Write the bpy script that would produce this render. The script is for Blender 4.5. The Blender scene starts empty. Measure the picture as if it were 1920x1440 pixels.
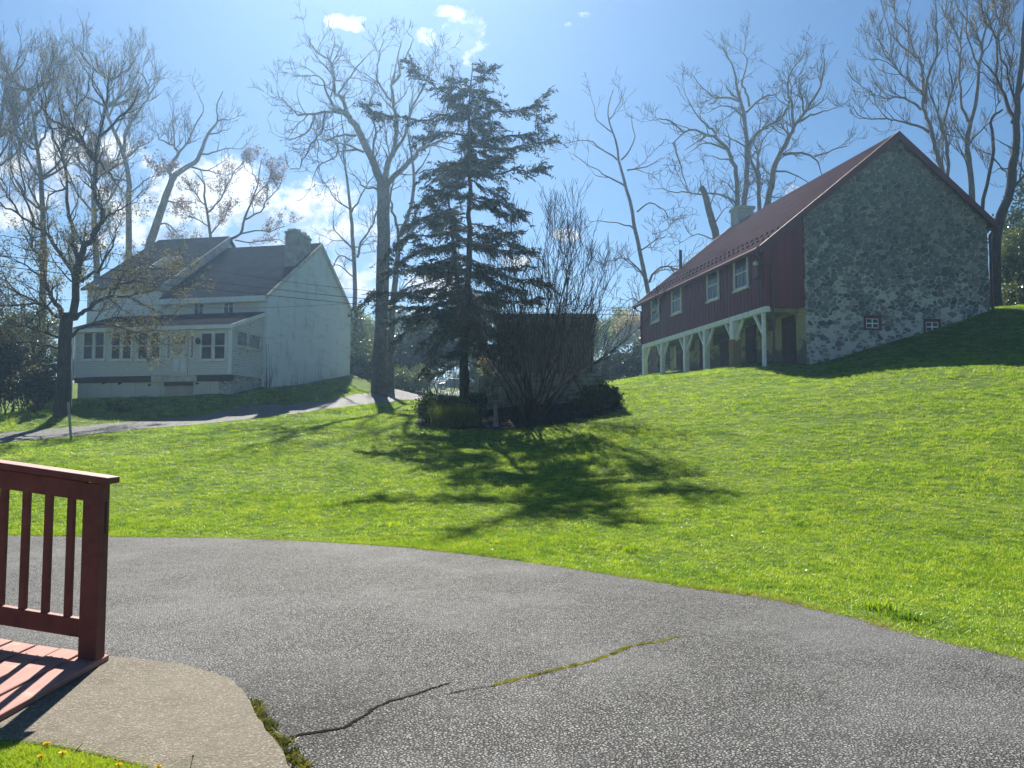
import bpy, math, random
import numpy as np
from mathutils import Vector, Matrix
C = bpy.context.scene
COL = C.collection
R = math.radians
rng = np.random.default_rng(11)
random.seed(11)

# ------------------------------------------------------------------ camera
F = 1443.0; PITCH = R(3.6); EYE = np.array([0.0, 0.0, 1.5])
cd = bpy.data.cameras.new('camera'); cam = bpy.data.objects.new('camera', cd); COL.objects.link(cam)
cam.location = EYE; cam.rotation_euler = (R(90) + PITCH, 0, 0)
cd.sensor_width = 36; cd.lens = 36 * F / 1920; cd.clip_start = 0.05; cd.clip_end = 4000
C.camera = cam
C.view_settings.view_transform = 'Standard'; C.view_settings.look = 'None'
C.view_settings.exposure = EXPOSURE = 1.5; C.view_settings.gamma = 1
C.render.engine = 'CYCLES'
C.cycles.max_bounces = 6; C.cycles.diffuse_bounces = 3; C.cycles.glossy_bounces = 2
C.cycles.transmission_bounces = 4; C.cycles.transparent_max_bounces = 8; C.cycles.volume_bounces = 0
C.cycles.use_denoising = True

def ray(u, v):
    xc = (u - 960) / F; yc = (720 - v) / F
    return np.array([xc, math.cos(PITCH) - yc * math.sin(PITCH), math.sin(PITCH) + yc * math.cos(PITCH)])
def P(u, v, d):
    r = ray(u, v); return EYE + r * (d / r[1])
def PZ(u, v, z):
    r = ray(u, v); return EYE + r * ((z - EYE[2]) / r[2])

# ------------------------------------------------------------------ sun and sky
SUN_EL, SUN_AZ = R(44), R(-10.5)           # azimuth from +Y, negative to the left
sd = bpy.data.lights.new('sun', 'SUN'); sun = bpy.data.objects.new('sun', sd); COL.objects.link(sun)
sd.energy = 4.7; sd.angle = R(0.53); sd.color = (1.0, 0.93, 0.82)
SDIR = Vector((math.sin(SUN_AZ) * math.cos(SUN_EL), math.cos(SUN_AZ) * math.cos(SUN_EL), math.sin(SUN_EL)))
sun.rotation_euler = SDIR.to_track_quat('Z', 'Y').to_euler()
sun.location = (-20, 90, 90)

W = bpy.data.worlds.new('World'); C.world = W; W.use_nodes = True
def world():
    nt = W.node_tree; N = nt.nodes; L = nt.links; N.clear()
    out = N.new('ShaderNodeOutputWorld'); bg = N.new('ShaderNodeBackground'); bg.inputs[1].default_value = 1.0
    sky = N.new('ShaderNodeTexSky'); sky.sky_type = 'NISHITA'; sky.sun_disc = False
    sky.sun_elevation = SUN_EL; sky.sun_rotation = SUN_AZ
    sky.altitude = 900; sky.air_density = 1.15; sky.dust_density = 0.55; sky.ozone_density = 3.0
    hs = N.new('ShaderNodeHueSaturation'); hs.inputs['Saturation'].default_value = 1.25
    L.new(sky.outputs[0], hs.inputs['Color'])
    sc = N.new('ShaderNodeVectorMath'); sc.operation = 'SCALE'; sc.inputs['Scale'].default_value = 0.033
    L.new(hs.outputs[0], sc.inputs[0])
    tc = N.new('ShaderNodeTexCoord'); sx = N.new('ShaderNodeSeparateXYZ'); L.new(tc.outputs['Generated'], sx.inputs[0])
    def M(op, a, b=None, c=None):
        m = N.new('ShaderNodeMath'); m.operation = op
        for i, q in enumerate((a, b, c)):
            if q is None: continue
            if isinstance(q, (int, float)): m.inputs[i].default_value = q
            else: L.new(q, m.inputs[i])
        return m.outputs[0]
    y = M('MAXIMUM', sx.outputs[1], 0.02)
    cx = N.new('ShaderNodeCombineXYZ'); L.new(M('DIVIDE', sx.outputs[0], y), cx.inputs[0]); L.new(M('DIVIDE', sx.outputs[2], y), cx.inputs[1])
    blobs = [(-160, 330, 120, 90), (30, 350, 90, 75), (130, 325, 90, 80), (205, 310, 80, 70), (300, 385, 100, 72), (420, 365, 80, 62), (490, 400, 72, 52),
             (590, 395, 85, 50), (665, 450, 60, 90), (400, 450, 210, 48), (640, 530, 90, 50), (1062, 440, 26, 11), (962, 490, 30, 13), (1488, 357, 24, 12),
             (820, 540, 60, 40), (868, 62, 44, 46), (798, 70, 22, 18), (648, 40, 36, 15), (675, 55, 16, 9), (828, 22, 26, 14),
             (1065, 45, 12, 8), (1092, 28, 14, 9), (2150, 420, 160, 60)]
    acc = None
    for (u, v, ru, rv) in blobs:
        r = ray(u, v); a, b = r[0] / r[1], r[2] / r[1]
        s = N.new('ShaderNodeVectorMath'); s.operation = 'SUBTRACT'; L.new(cx.outputs[0], s.inputs[0]); s.inputs[1].default_value = (a, b, 0)
        k = N.new('ShaderNodeVectorMath'); k.operation = 'MULTIPLY'; L.new(s.outputs[0], k.inputs[0]); k.inputs[1].default_value = (F / ru, F / rv, 0)
        dd = N.new('ShaderNodeVectorMath'); dd.operation = 'DOT_PRODUCT'; L.new(k.outputs[0], dd.inputs[0]); L.new(k.outputs[0], dd.inputs[1])
        f = M('SUBTRACT', 1.0, dd.outputs['Value'])
        acc = f if acc is None else M('MAXIMUM', acc, f)
    acc = M('MAXIMUM', acc, -2.0)
    def noise(scale, det, off):
        mp = N.new('ShaderNodeMapping'); mp.inputs['Location'].default_value = off; L.new(cx.outputs[0], mp.inputs[0])
        n = N.new('ShaderNodeTexNoise'); n.inputs['Scale'].default_value = scale; n.inputs['Detail'].default_value = det
        n.inputs['Roughness'].default_value = 0.62; L.new(mp.outputs[0], n.inputs['Vector']); return n.outputs[0]
    n1 = noise(9, 8, (3.1, 1.7, 0)); n2 = noise(9, 8, (3.1 + .012, 1.7 - .045, 0)); n3 = noise(34, 7, (0.3, 2.2, 0))
    fld = M('ADD', M('MULTIPLY_ADD', acc, 0.46, 0.15), M('ADD', M('MULTIPLY', M('SUBTRACT', n1, 0.5), 2.2), M('MULTIPLY', M('SUBTRACT', n3, 0.5), 1.9)))
    mr = N.new('ShaderNodeMapRange'); mr.interpolation_type = 'SMOOTHSTEP'; L.new(fld, mr.inputs[0]); mr.inputs[1].default_value = 0.02; mr.inputs[2].default_value = 0.58
    # thick middles are grey, rims towards the sun are white
    thick = N.new('ShaderNodeMapRange'); L.new(M('ADD', fld, M('MULTIPLY', M('SUBTRACT', n2, n1), 7.0)), thick.inputs[0])
    thick.inputs[1].default_value = 0.25; thick.inputs[2].default_value = 1.15; thick.interpolation_type = 'SMOOTHSTEP'
    cm = N.new('ShaderNodeMix'); cm.data_type = 'RGBA'; L.new(thick.outputs[0], cm.inputs[0])
    cm.inputs[6].default_value = (0.33, 0.335, 0.34, 1); cm.inputs[7].default_value = (0.12, 0.165, 0.24, 1)
    fin = N.new('ShaderNodeMix'); fin.data_type = 'RGBA'; L.new(mr.outputs[0], fin.inputs[0]); L.new(sc.outputs[0], fin.inputs[6]); L.new(cm.outputs[2], fin.inputs[7])
    L.new(fin.outputs[2], bg.inputs[0]); L.new(bg.outputs[0], out.inputs[0])
world()

# ------------------------------------------------------------------ tagging and linking
def tag(o, label=None, cat=None, group=None, kind=None):
    if label: o['label'] = label
    if cat: o['category'] = cat
    if group: o['group'] = group
    if kind: o['kind'] = kind
    return o
def empty(name, loc, rz=0, label=None, cat=None, group=None):
    o = bpy.data.objects.new(name, None); COL.objects.link(o); o.location = loc; o.rotation_euler = (0, 0, rz)
    o.empty_display_size = 0.3
    return tag(o, label, cat, group)
def link(name, me, parent=None):
    o = bpy.data.objects.new(name, me); COL.objects.link(o)
    if parent is not None: o.parent = parent
    return o
def mesh_np(name, V, quads=None, tris=None, mats=(), qm=None, tm=None, smooth=False):
    me = bpy.data.meshes.new(name)
    V = np.asarray(V, np.float32); q = np.zeros((0, 4), np.int32) if quads is None or len(quads) == 0 else np.asarray(quads, np.int32)
    t = np.zeros((0, 3), np.int32) if tris is None or len(tris) == 0 else np.asarray(tris, np.int32)
    me.vertices.add(len(V)); me.vertices.foreach_set('co', V.ravel())
    nl = q.size + t.size; me.loops.add(nl)
    me.loops.foreach_set('vertex_index', np.concatenate([q.ravel(), t.ravel()]).astype(np.int32))
    me.polygons.add(len(q) + len(t))
    st = np.concatenate([np.arange(len(q)) * 4, q.size + np.arange(len(t)) * 3]).astype(np.int32)
    me.polygons.foreach_set('loop_start', st)
    for m in mats: me.materials.append(m)
    if qm is not None or tm is not None:
        a = np.zeros(len(q), np.int32) if qm is None else np.asarray(qm, np.int32)
        b = np.zeros(len(t), np.int32) if tm is None else np.asarray(tm, np.int32)
        me.polygons.foreach_set('material_index', np.concatenate([a, b]).astype(np.int32))
    me.polygons.foreach_set('use_smooth', np.full(len(q) + len(t), smooth, bool))
    me.update(calc_edges=True); me.validate()
    return me

class MB:
    """collects boxes, prisms, tubes and faces and links them as one mesh object"""
    def __init__(s): s.v = []; s.f = []; s.m = []; s.cur = 0
    def face(s, pts):
        n = len(s.v); s.v += [tuple(p) for p in pts]; s.f.append(list(range(n, n + len(pts)))); s.m.append(s.cur)
    def box(s, x0, x1, y0, y1, z0, z1):
        n = len(s.v)
        s.v += [(x0, y0, z0), (x1, y0, z0), (x1, y1, z0), (x0, y1, z0), (x0, y0, z1), (x1, y0, z1), (x1, y1, z1), (x0, y1, z1)]
        for f in ((0, 3, 2, 1), (4, 5, 6, 7), (0, 1, 5, 4), (1, 2, 6, 5), (2, 3, 7, 6), (3, 0, 4, 7)): s.f.append([n + i for i in f]); s.m.append(s.cur)
    def hexa(s, p):
        n = len(s.v); s.v += [tuple(q) for q in p]
        for f in ((0, 3, 2, 1), (4, 5, 6, 7), (0, 1, 5, 4), (1, 2, 6, 5), (2, 3, 7, 6), (3, 0, 4, 7)): s.f.append([n + i for i in f]); s.m.append(s.cur)
    def prism(s, poly, ext):
        """poly: 3-D points of one end, ext: vector to the other end"""
        n = len(s.v); k = len(poly); s.v += [tuple(p) for p in poly]; s.v += [tuple(np.array(p) + np.array(ext)) for p in poly]
        s.f.append([n + i for i in range(k)][::-1]); s.m.append(s.cur)
        s.f.append([n + k + i for i in range(k)]); s.m.append(s.cur)
        for i in range(k): j = (i + 1) % k; s.f.append([n + i, n + j, n + k + j, n + k + i]); s.m.append(s.cur)
    def beam(s, a, b, w, h, up=(0, 0, 1)):
        a = np.array(a, float); b = np.array(b, float); t = b - a; t /= np.linalg.norm(t); up = np.array(up, float)
        x = np.cross(t, up); x /= np.linalg.norm(x); y = np.cross(x, t)
        q = []
        for c in (a, b):
            for (i, j) in ((-1, -1), (1, -1), (1, 1), (-1, 1)): q.append(c + x * i * w / 2 + y * j * h / 2)
        s.hexa(q)
    def tube(s, pts, r, n=8, cap=True):
        pts = [np.array(p, float) for p in pts]; rr = r if hasattr(r, '__len__') else [r] * len(pts); base = len(s.v)
        ref = np.array((0, 0, 1.0)); tt = pts[-1] - pts[0]
        if abs(tt[2]) > 0.8 * np.linalg.norm(tt): ref = np.array((1.0, 0, 0))
        for i, p in enumerate(pts):
            t = pts[min(i + 1, len(pts) - 1)] - pts[max(i - 1, 0)]; t /= np.linalg.norm(t)
            x = np.cross(t, ref); x /= np.linalg.norm(x); y = np.cross(t, x)
            for k in range(n): a = 2 * math.pi * k / n; s.v.append(tuple(p + rr[i] * (x * math.cos(a) + y * math.sin(a))))
        for i in range(len(pts) - 1):
            for k in range(n):
                k2 = (k + 1) % n; s.f.append([base + i * n + k, base + i * n + k2, base + (i + 1) * n + k2, base + (i + 1) * n + k]); s.m.append(s.cur)
        if cap:
            s.f.append([base + k for k in range(n)]); s.m.append(s.cur); e = base + (len(pts) - 1) * n; s.f.append([e + k for k in range(n)][::-1]); s.m.append(s.cur)
    def lathe(s, prof, c=(0, 0, 0), n=20): s.tube([(c[0], c[1], c[2] + z) for (r, z) in prof], [r for (r, z) in prof], n)
    def build(s, name, mats, parent=None, smooth=False, bevel=0):
        me = bpy.data.meshes.new(name); me.from_pydata(s.v, [], s.f)
        for m in (mats if isinstance(mats, (list, tuple)) else [mats]): me.materials.append(m)
        me.polygons.foreach_set('material_index', s.m)
        import bmesh
        bm = bmesh.new(); bm.from_mesh(me); bmesh.ops.recalc_face_normals(bm, faces=bm.faces); bm.to_mesh(me); bm.free()
        me.polygons.foreach_set('use_smooth', [smooth] * len(me.polygons))
        me.update(); o = link(name, me, parent)
        if bevel:
            b = o.modifiers.new('bevel', 'BEVEL'); b.width = bevel; b.segments = 2; b.limit_method = 'ANGLE'
        return o

def build_each(m, name, mats, parent=None, **kw):
    par = list(range(len(m.v)))
    def find(a):
        while par[a] != a: par[a] = par[par[a]]; a = par[a]
        return a
    for f in m.f:
        for a in f[1:]: par[find(a)] = find(f[0])
    parts = {}
    for f, k in zip(m.f, m.m): parts.setdefault(find(f[0]), []).append((f, k))
    out = []
    for fs in parts.values():
        q = MB(); idx = {}
        for f, k in fs:
            for a in f:
                if a not in idx: idx[a] = len(q.v); q.v.append(m.v[a])
            q.f.append([idx[a] for a in f]); q.m.append(k)
        out.append(q.build(name, mats, parent, **kw))
    return out
# ------------------------------------------------------------------ materials
class NT:
    def __init__(s, name):
        s.m = bpy.data.materials.new(name); s.m.use_nodes = True; s.nt = s.m.node_tree; s.N = s.nt.nodes; s.L = s.nt.links
        s.b = s.N['Principled BSDF']; s.out = s.N['Material Output']
    def n(s, t, **kw):
        x = s.N.new('ShaderNode' + t)
        for k, v in kw.items(): setattr(x, k, v)
        return x
    def put(s, sock, val):
        if isinstance(val, (int, float)): sock.default_value = val
        elif isinstance(val, tuple): sock.default_value = val if len(val) == len(sock.default_value) else val + (1,)
        else: s.L.new(val, sock)
    def coord(s, scale=(1, 1, 1), kind='Object', loc=(0, 0, 0), rot=(0, 0, 0)):
        if kind == 'World': src = s.n('NewGeometry').outputs['Position']
        else: src = s.n('TexCoord').outputs[kind]
        mp = s.n('Mapping'); s.L.new(src, mp.inputs[0]); mp.inputs['Scale'].default_value = scale; mp.inputs['Location'].default_value = loc; mp.inputs['Rotation'].default_value = rot
        return mp.outputs[0]
    def noise(s, vec, scale=5, det=4, rough=.55, dist=0):
        x = s.n('TexNoise'); s.L.new(vec, x.inputs['Vector']); x.inputs['Scale'].default_value = scale; x.inputs['Detail'].default_value = det
        x.inputs['Roughness'].default_value = rough; x.inputs['Distortion'].default_value = dist; return x.outputs[0]
    def vor(s, vec, scale=5, feature='F1', out=0, rnd=1):
        x = s.n('TexVoronoi', feature=feature); s.L.new(vec, x.inputs['Vector']); x.inputs['Scale'].default_value = scale; x.inputs['Randomness'].default_value = rnd; return x.outputs[out]
    def ramp(s, f, stops, interp='LINEAR'):
        x = s.n('ValToRGB'); s.put(x.inputs[0], f); x.color_ramp.interpolation = interp; e = x.color_ramp.elements
        while len(e) < len(stops): e.new(0.5)
        for i, (p, c) in enumerate(stops):
            e[i].position = p; e[i].color = (c if isinstance(c, tuple) else (c, c, c)) + (1,)
        return x.outputs[0]
    def mix(s, f, a, b, mode='MIX'):
        x = s.n('Mix', data_type='RGBA', blend_type=mode); s.put(x.inputs[0], f); s.put(x.inputs[6], a); s.put(x.inputs[7], b); return x.outputs[2]
    def math(s, op, a, b=0.0, clamp=False):
        x = s.n('Math', operation=op, use_clamp=clamp); s.put(x.inputs[0], a); s.put(x.inputs[1], b); return x.outputs[0]
    def sep(s, vec):
        x = s.n('SeparateXYZ'); s.L.new(vec, x.inputs[0]); return x.outputs
    def rng(s, f, a, b, c=0.0, d=1.0):
        x = s.n('MapRange', interpolation_type='SMOOTHSTEP'); s.put(x.inputs[0], f)
        for i, q in enumerate((a, b, c, d)): x.inputs[i + 1].default_value = q
        return x.outputs[0]
    def bump(s, h, strength=.4, dist=.02, normal=None):
        x = s.n('Bump'); s.put(x.inputs['Height'], h); x.inputs['Strength'].default_value = strength; x.inputs['Distance'].default_value = dist
        if normal is not None: s.L.new(normal, x.inputs['Normal'])
        s.L.new(x.outputs[0], s.b.inputs['Normal']); return x.outputs[0]
    def set(s, color=None, rough=None, spec=None, metal=None):
        if color is not None: s.put(s.b.inputs['Base Color'], color)
        if rough is not None: s.put(s.b.inputs['Roughness'], rough)
        if spec is not None: s.put(s.b.inputs['Specular IOR Level'], spec)
        if metal is not None: s.put(s.b.inputs['Metallic'], metal)
        return s.m
def plain(name, c, rough=.6, spec=.3, var=.25, scale=6, bump=.15, bscale=40, metal=0, kind='Object'):
    t = NT(name); v = t.coord(kind=kind); n = t.noise(v, scale, 5, .6)
    lo = tuple(x * (1 - var) for x in c); hi = tuple(min(1, x * (1 + var)) for x in c)
    t.set(t.ramp(n, [(.3, lo), (.7, hi)]), rough, spec, metal)
    if bump: t.bump(t.noise(v, bscale, 3), bump, .01)
    return t.m
def leafy(name, c, c2, trans=.45, rough=.5, spec=.25, kind='Random', scale=.5):
    """thin leaf that lets light through; colour varies between leaves and over patches"""
    t = NT(name); t.N.remove(t.b)
    n = t.noise(t.coord(kind='World'), scale, 3)
    wn = t.n('TexWhiteNoise', noise_dimensions='3D'); v = t.n('VectorMath', operation='SNAP'); t.L.new(t.n('NewGeometry').outputs['Position'], v.inputs[0]); v.inputs[1].default_value = (.06, .06, .06)
    t.L.new(v.outputs[0], wn.inputs[0])
    f = t.math('ADD', t.math('MULTIPLY', n, .8), t.math('MULTIPLY', wn.outputs[0], .5))
    col = t.ramp(f, [(.35, c), (.85, c2)])
    d = t.n('BsdfDiffuse'); t.L.new(col, d.inputs[0]); tr = t.n('BsdfTranslucent'); t.L.new(t.mix(1.0, col, (1.25, 1.2, .55), 'MULTIPLY'), tr.inputs[0])
    m = t.n('MixShader'); m.inputs[0].default_value = trans; t.L.new(d.outputs[0], m.inputs[1]); t.L.new(tr.outputs[0], m.inputs[2])
    g = t.n('BsdfGlossy'); g.inputs['Roughness'].default_value = rough; g.inputs[0].default_value = (.9, .95, .9, 1)
    m2 = t.n('MixShader'); m2.inputs[0].default_value = spec * .12; t.L.new(m.outputs[0], m2.inputs[1]); t.L.new(g.outputs[0], m2.inputs[2])
    t.L.new(m2.outputs[0], t.out.inputs[0]); return t.m
# ------------------------------------------------------------------ terrain
DRIVE_PX = [(-500, 985), (-250, 996), (0, 1003), (230, 1006), (420, 1008), (600, 1015), (760, 1025), (900, 1040), (1050, 1061), (1200, 1084), (1300, 1101),
            (1450, 1121), (1600, 1156), (1700, 1184), (1800, 1208), (1920, 1233), (2150, 1290), (2500, 1400)]
DRIVE = np.array([PZ(u, v, 0)[:2] for u, v in DRIVE_PX])
ROAD_N = [(-300, 852, 24.2), (0, 830, 26.8), (130, 819, 27.6), (250, 806, 28.7), (400, 793, 30.2), (560, 775, 33), (640, 765, 36), (760, 750, 43), (800, 745.5, 52), (860, 742, 70), (900, 739.5, 92), (940, 736, 112)]
ROAD_F = [(-300, 830, 27.5), (-10, 812.5, 30), (120, 802.5, 30.8), (240, 791, 31.8), (385, 778.5, 33.2), (540, 759, 36.8), (620, 750.5, 40.3), (725, 741, 48), (765, 738, 58), (825, 735.5, 76), (860, 733, 100), (900, 731, 118)]
ctrl = [P(*q) for q in ROAD_N + ROAD_F]
for q in [(134, 826, 25.6), (780, 792, 25), (880, 803, 23.6), (960, 800, 24), (1165, 771, 24.5), (930, 765, 27.5), (1115, 750, 27.5), (640, 778, 33),
          (1150, 716, 39), (1208, 706, 43.5), (1290, 699, 38), (1433, 690, 30), (1500, 688, 29.6), (1515, 683, 30.3), (1620, 656, 30.8), (1700, 632, 31.2), (1750, 619, 31.4),
          (1800, 603, 31.6), (1865, 580, 31.9), (1925, 575, 33.5), (1925, 655, 26.2), (1870, 577, 42), (1690, 690, 24), (1540, 707, 26.5), (2150, 560, 33), (2200, 760, 16),
          (60, 790, 33), (-60, 800, 34), (120, 754, 34), (230, 766, 35), (160, 752, 36.8), (300, 750, 36.4), (440, 742, 36.2), (497, 727, 39), (600, 714, 45), (652, 702, 49.3),
          (700, 715, 58), (745, 727, 62), (840, 731, 112), (-300, 790, 45), (250, 745, 48), (300, 700, 60), (560, 690, 70), (1100, 700, 70), (1250, 690, 62), (1450, 640, 62), (1700, 590, 62),
          (1100, 728, 33), (1030, 738, 33), (985, 760, 27)]: ctrl.append(P(*q))
for x in (-9, -6, -3, 0, 3, 6):
    for y in (-6, 1.5, 5, 8): ctrl.append(np.array([x, y, 0.0]))
for q in DRIVE[1:-1]: ctrl.append(np.array([q[0], q[1], 0.0]))
ctrl += [np.array(q, float) for q in ((-40, 0, -1), (-60, 30, 0), (40, 0, 2), (45, 25, 7.5), (-60, 90, 4), (60, 60, 9), (60, 110, 10), (0, 120, 8.5), (-60, 140, 6), (10, -30, 0), (-30, -30, -1), (30, -30, 0))]
ctrl = np.array(ctrl)
def tps_fit(X, z, lam):
    n = len(X); d2 = ((X[:, None] - X[None]) ** 2).sum(-1); K = .5 * d2 * np.log(d2 + 1e-9)
    A = np.zeros((n + 3, n + 3)); A[:n, :n] = K + lam * np.eye(n); A[:n, n] = 1; A[:n, n + 1:] = X; A[n, :n] = 1; A[n + 1:, :n] = X.T
    return np.linalg.solve(A, np.concatenate([z, np.zeros(3)]))
TPS = tps_fit(ctrl[:, :2], ctrl[:, 2], 0.15)
def seg_dist(X, poly, closed=False):
    best = np.full(len(X), 1e9); n = len(poly)
    for i in range(n if closed else n - 1):
        a = poly[i]; b = poly[(i + 1) % n]; ab = b - a; t = np.clip(((X - a) @ ab) / (ab @ ab), 0, 1)
        best = np.minimum(best, np.linalg.norm(X - (a + t[:, None] * ab), axis=1))
    return best
def inside(X, poly):
    c = np.zeros(len(X), bool); n = len(poly); j = n - 1
    for i in range(n):
        a, b = poly[i], poly[j]
        k = ((a[1] > X[:, 1]) != (b[1] > X[:, 1])) & (X[:, 0] < (b[0] - a[0]) * (X[:, 1] - a[1]) / (b[1] - a[1] + 1e-12) + a[0]); c ^= k; j = i
    return c
DRIVE_POLY = np.concatenate([DRIVE, [[9, -4], [-16, -4], [-16, 8]]])
def resample(pts, n):
    pts = np.array(pts, float); s = np.concatenate([[0], np.cumsum(np.linalg.norm(np.diff(pts, axis=0), axis=1))]); q = np.linspace(0, s[-1], n)
    return np.stack([np.interp(q, s, pts[:, k]) for k in range(pts.shape[1])], 1)
def dense(lst):
    q = np.array([P(*p)[:2] for p in lst]); i = np.linspace(0, len(q) - 1, 12 * (len(q) - 1) + 1); return np.stack([np.interp(i, np.arange(len(q)), q[:, k]) for k in (0, 1)], 1)
RN = dense(ROAD_N); RF = dense(ROAD_F)
ROAD_POLY = np.concatenate([RN, RF[::-1]])
def hmap(X):
    """smooth natural ground height, no driveway cut"""
    X = np.atleast_2d(np.asarray(X, float)); out = np.empty(len(X))
    for i in range(0, len(X), 20000):
        x = X[i:i + 20000]; d2 = ((x[:, None] - ctrl[None, :, :2]) ** 2).sum(-1); K = .5 * d2 * np.log(d2 + 1e-9)
        out[i:i + 20000] = K @ TPS[:len(ctrl)] + TPS[len(ctrl)] + x @ TPS[len(ctrl) + 1:]
    r = np.hypot(X[:, 0], X[:, 1] - 40); w = np.clip((r - 70) / 60, 0, 1); w = w * w * (3 - 2 * w)
    far = 6.0 + 8 * np.clip((X[:, 1] - 100) / 300, 0, 1.5) + 3.0 * np.sin(X[:, 0] * .013 + 1) - 6 * np.clip((-X[:, 1]) / 60, 0, 1)
    return out * (1 - w) + far * w
def rough(X):
    x, y = X[:, 0], X[:, 1]
    return .022 * np.sin(x * 1.3 + 1.7 * np.sin(y * .7)) * np.sin(y * 1.1 + .6 * np.sin(x * .9)) + .012 * np.sin(x * 3.1 + y * 1.7) * np.sin(y * 2.7 - x * .8)
def ground(X):
    X = np.atleast_2d(np.asarray(X, float)); h = hmap(X)
    ins = inside(X, DRIVE_POLY); dd = seg_dist(X, DRIVE); e = np.where(ins, 0, np.clip(dd / .5, 0, 1))
    insr = inside(X, ROAD_POLY); dr = np.minimum(seg_dist(X, RN), seg_dist(X, RF)); er = np.where(insr, 0, np.clip(dr / .8, 0, 1))
    k = e * e * (3 - 2 * e)
    z = np.where(ins, -.014, h * k - .014 * (1 - k)) + rough(X) * k * er - .03 * (1 - er)
    return z
def gz(x, y): return float(ground([[x, y]])[0])
def axis(parts): 
    out = []
    for a, b, s in parts: out += list(np.arange(a, b, s))
    return np.array(out + [parts[-1][1]])
def make_ground():
    xs = axis([(-700, -100, 40), (-100, -30, 4), (-30, -16, .8), (-16, 20, .24), (20, 34, .8), (34, 100, 4), (100, 700, 40)])
    ys = axis([(-60, -8, 4), (-8, 2, .6), (2, 34, .24), (34, 56, .5), (56, 130, 3), (130, 900, 40)])
    gx, gy = np.meshgrid(xs, ys); X = np.stack([gx.ravel(), gy.ravel()], 1); z = ground(X)
    nx, ny = len(xs), len(ys); i = np.arange(ny - 1)[:, None] * nx + np.arange(nx - 1)[None]; i = i.ravel()
    me = mesh_np('lawn_ground', np.column_stack([X, z]), np.stack([i, i + 1, i + nx + 1, i + nx], 1), mats=[M_SOIL], smooth=True)
    e = np.where(inside(X, DRIVE_POLY), 0, seg_dist(X, DRIVE)); e = np.minimum(e, np.where(inside(X, ROAD_POLY), 0, np.minimum(seg_dist(X, RN), seg_dist(X, RF)) + .05))
    at = me.attributes.new('edge', 'FLOAT', 'POINT'); at.data.foreach_set('value', np.clip(e, 0, 3).astype(np.float32))
    return tag(link('lawn_ground', me), kind='structure')
def m_soil():
    t = NT('turf_soil'); v = t.coord(kind='World')
    at = t.n('Attribute', attribute_name='edge').outputs['Fac']
    n = t.noise(v, 1.1, 5, .6); n2 = t.noise(v, 24, 5, .7); n3 = t.noise(v, .23, 3)
    g = t.mix(n2, (.035, .075, .009), (.12, .19, .025)); g = t.mix(t.rng(n, .45, .75), g, (.15, .20, .03)); g = t.mix(t.rng(n3, .5, .75, 0, .5), g, (.06, .12, .015))
    soil = t.mix(n2, (.035, .025, .015), (.13, .10, .06))
    c = t.mix(t.rng(t.math('ADD', at, t.math('MULTIPLY', t.math('SUBTRACT', n2, .5), .22)), .03, .14), soil, g)
    t.set(c, .95, .1); t.bump(t.noise(v, 30, 4, .7), .9, .05); return t.m
M_SOIL = m_soil()
def m_asphalt(name, base=1.0, worn=0):
    t = NT(name); v = t.coord(kind='World')
    d = t.noise(v, 60, 2); vv = t.n('VectorMath', operation='ADD'); t.L.new(v, vv.inputs[0]); sc = t.n('VectorMath', operation='SCALE'); sc.inputs['Scale'].default_value = .012
    nc = t.n('TexNoise'); t.L.new(v, nc.inputs['Vector']); nc.inputs['Scale'].default_value = 70; t.L.new(nc.outputs[1], sc.inputs[0]); t.L.new(sc.outputs[0], vv.inputs[1])
    cells = t.n('TexVoronoi', feature='F1'); t.L.new(vv.outputs[0], cells.inputs['Vector']); cells.inputs['Scale'].default_value = 85
    edge = t.n('TexVoronoi', feature='DISTANCE_TO_EDGE'); t.L.new(vv.outputs[0], edge.inputs['Vector']); edge.inputs['Scale'].default_value = 54
    rnd = t.sep(cells.outputs['Color'])
    st = t.ramp(rnd[0], [(0, (.050 * base, .0525 * base, .056 * base)), (.45, (.145 * base, .151 * base, .156 * base)), (.78, (.22 * base, .227 * base, .232 * base)), (.92, (.23 * base, .23 * base, .225 * base)), (1, (.30 * base, .30 * base, .29 * base))])
    big = t.noise(v, .55, 4, .6); big2 = t.noise(v, 3.2, 4, .6)
    binder = t.mix(t.rng(edge.outputs[0], .03, .24), (.018, .0185, .019), st)
    dusty = t.mix(t.math('MULTIPLY', t.rng(big, .42, .66), .38), binder, (.20, .206, .21))
    c = t.mix(t.math('MULTIPLY', t.rng(big2, .5, .72), .3), dusty, (.035, .037, .037))
    if not worn:
        # raveled, darker coarse paving beside the walkway
        ds = t.n('VectorMath', operation='DISTANCE'); t.L.new(v, ds.inputs[0]); ds.inputs[1].default_value = tuple(PZ(520, 1330, 0)); rv = t.rng(t.math('ADD', ds.outputs['Value'], t.math('MULTIPLY', t.math('SUBTRACT', big2, .5), 1.6)), .35, 1.15, .65, 0); c = t.mix(t.math('MULTIPLY', rv, t.rng(rnd[2], .9, .35)), c, (.014, .015, .016))
    t.set(c, t.rng(rnd[1], 0, 1, .6, .9), .22)
    h = t.math('ADD', t.math('MULTIPLY', t.rng(edge.outputs[0], 0, .22), .7), t.math('MULTIPLY', rnd[2], .6))
    t.bump(t.math('ADD', h, t.math('MULTIPLY', t.noise(v, 260, 2), .3)), .95, .012); return t.m
M_ASPH = m_asphalt('driveway_asphalt'); M_ROAD = m_asphalt('lane_asphalt', 1.9, 1)
make_ground()
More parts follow.
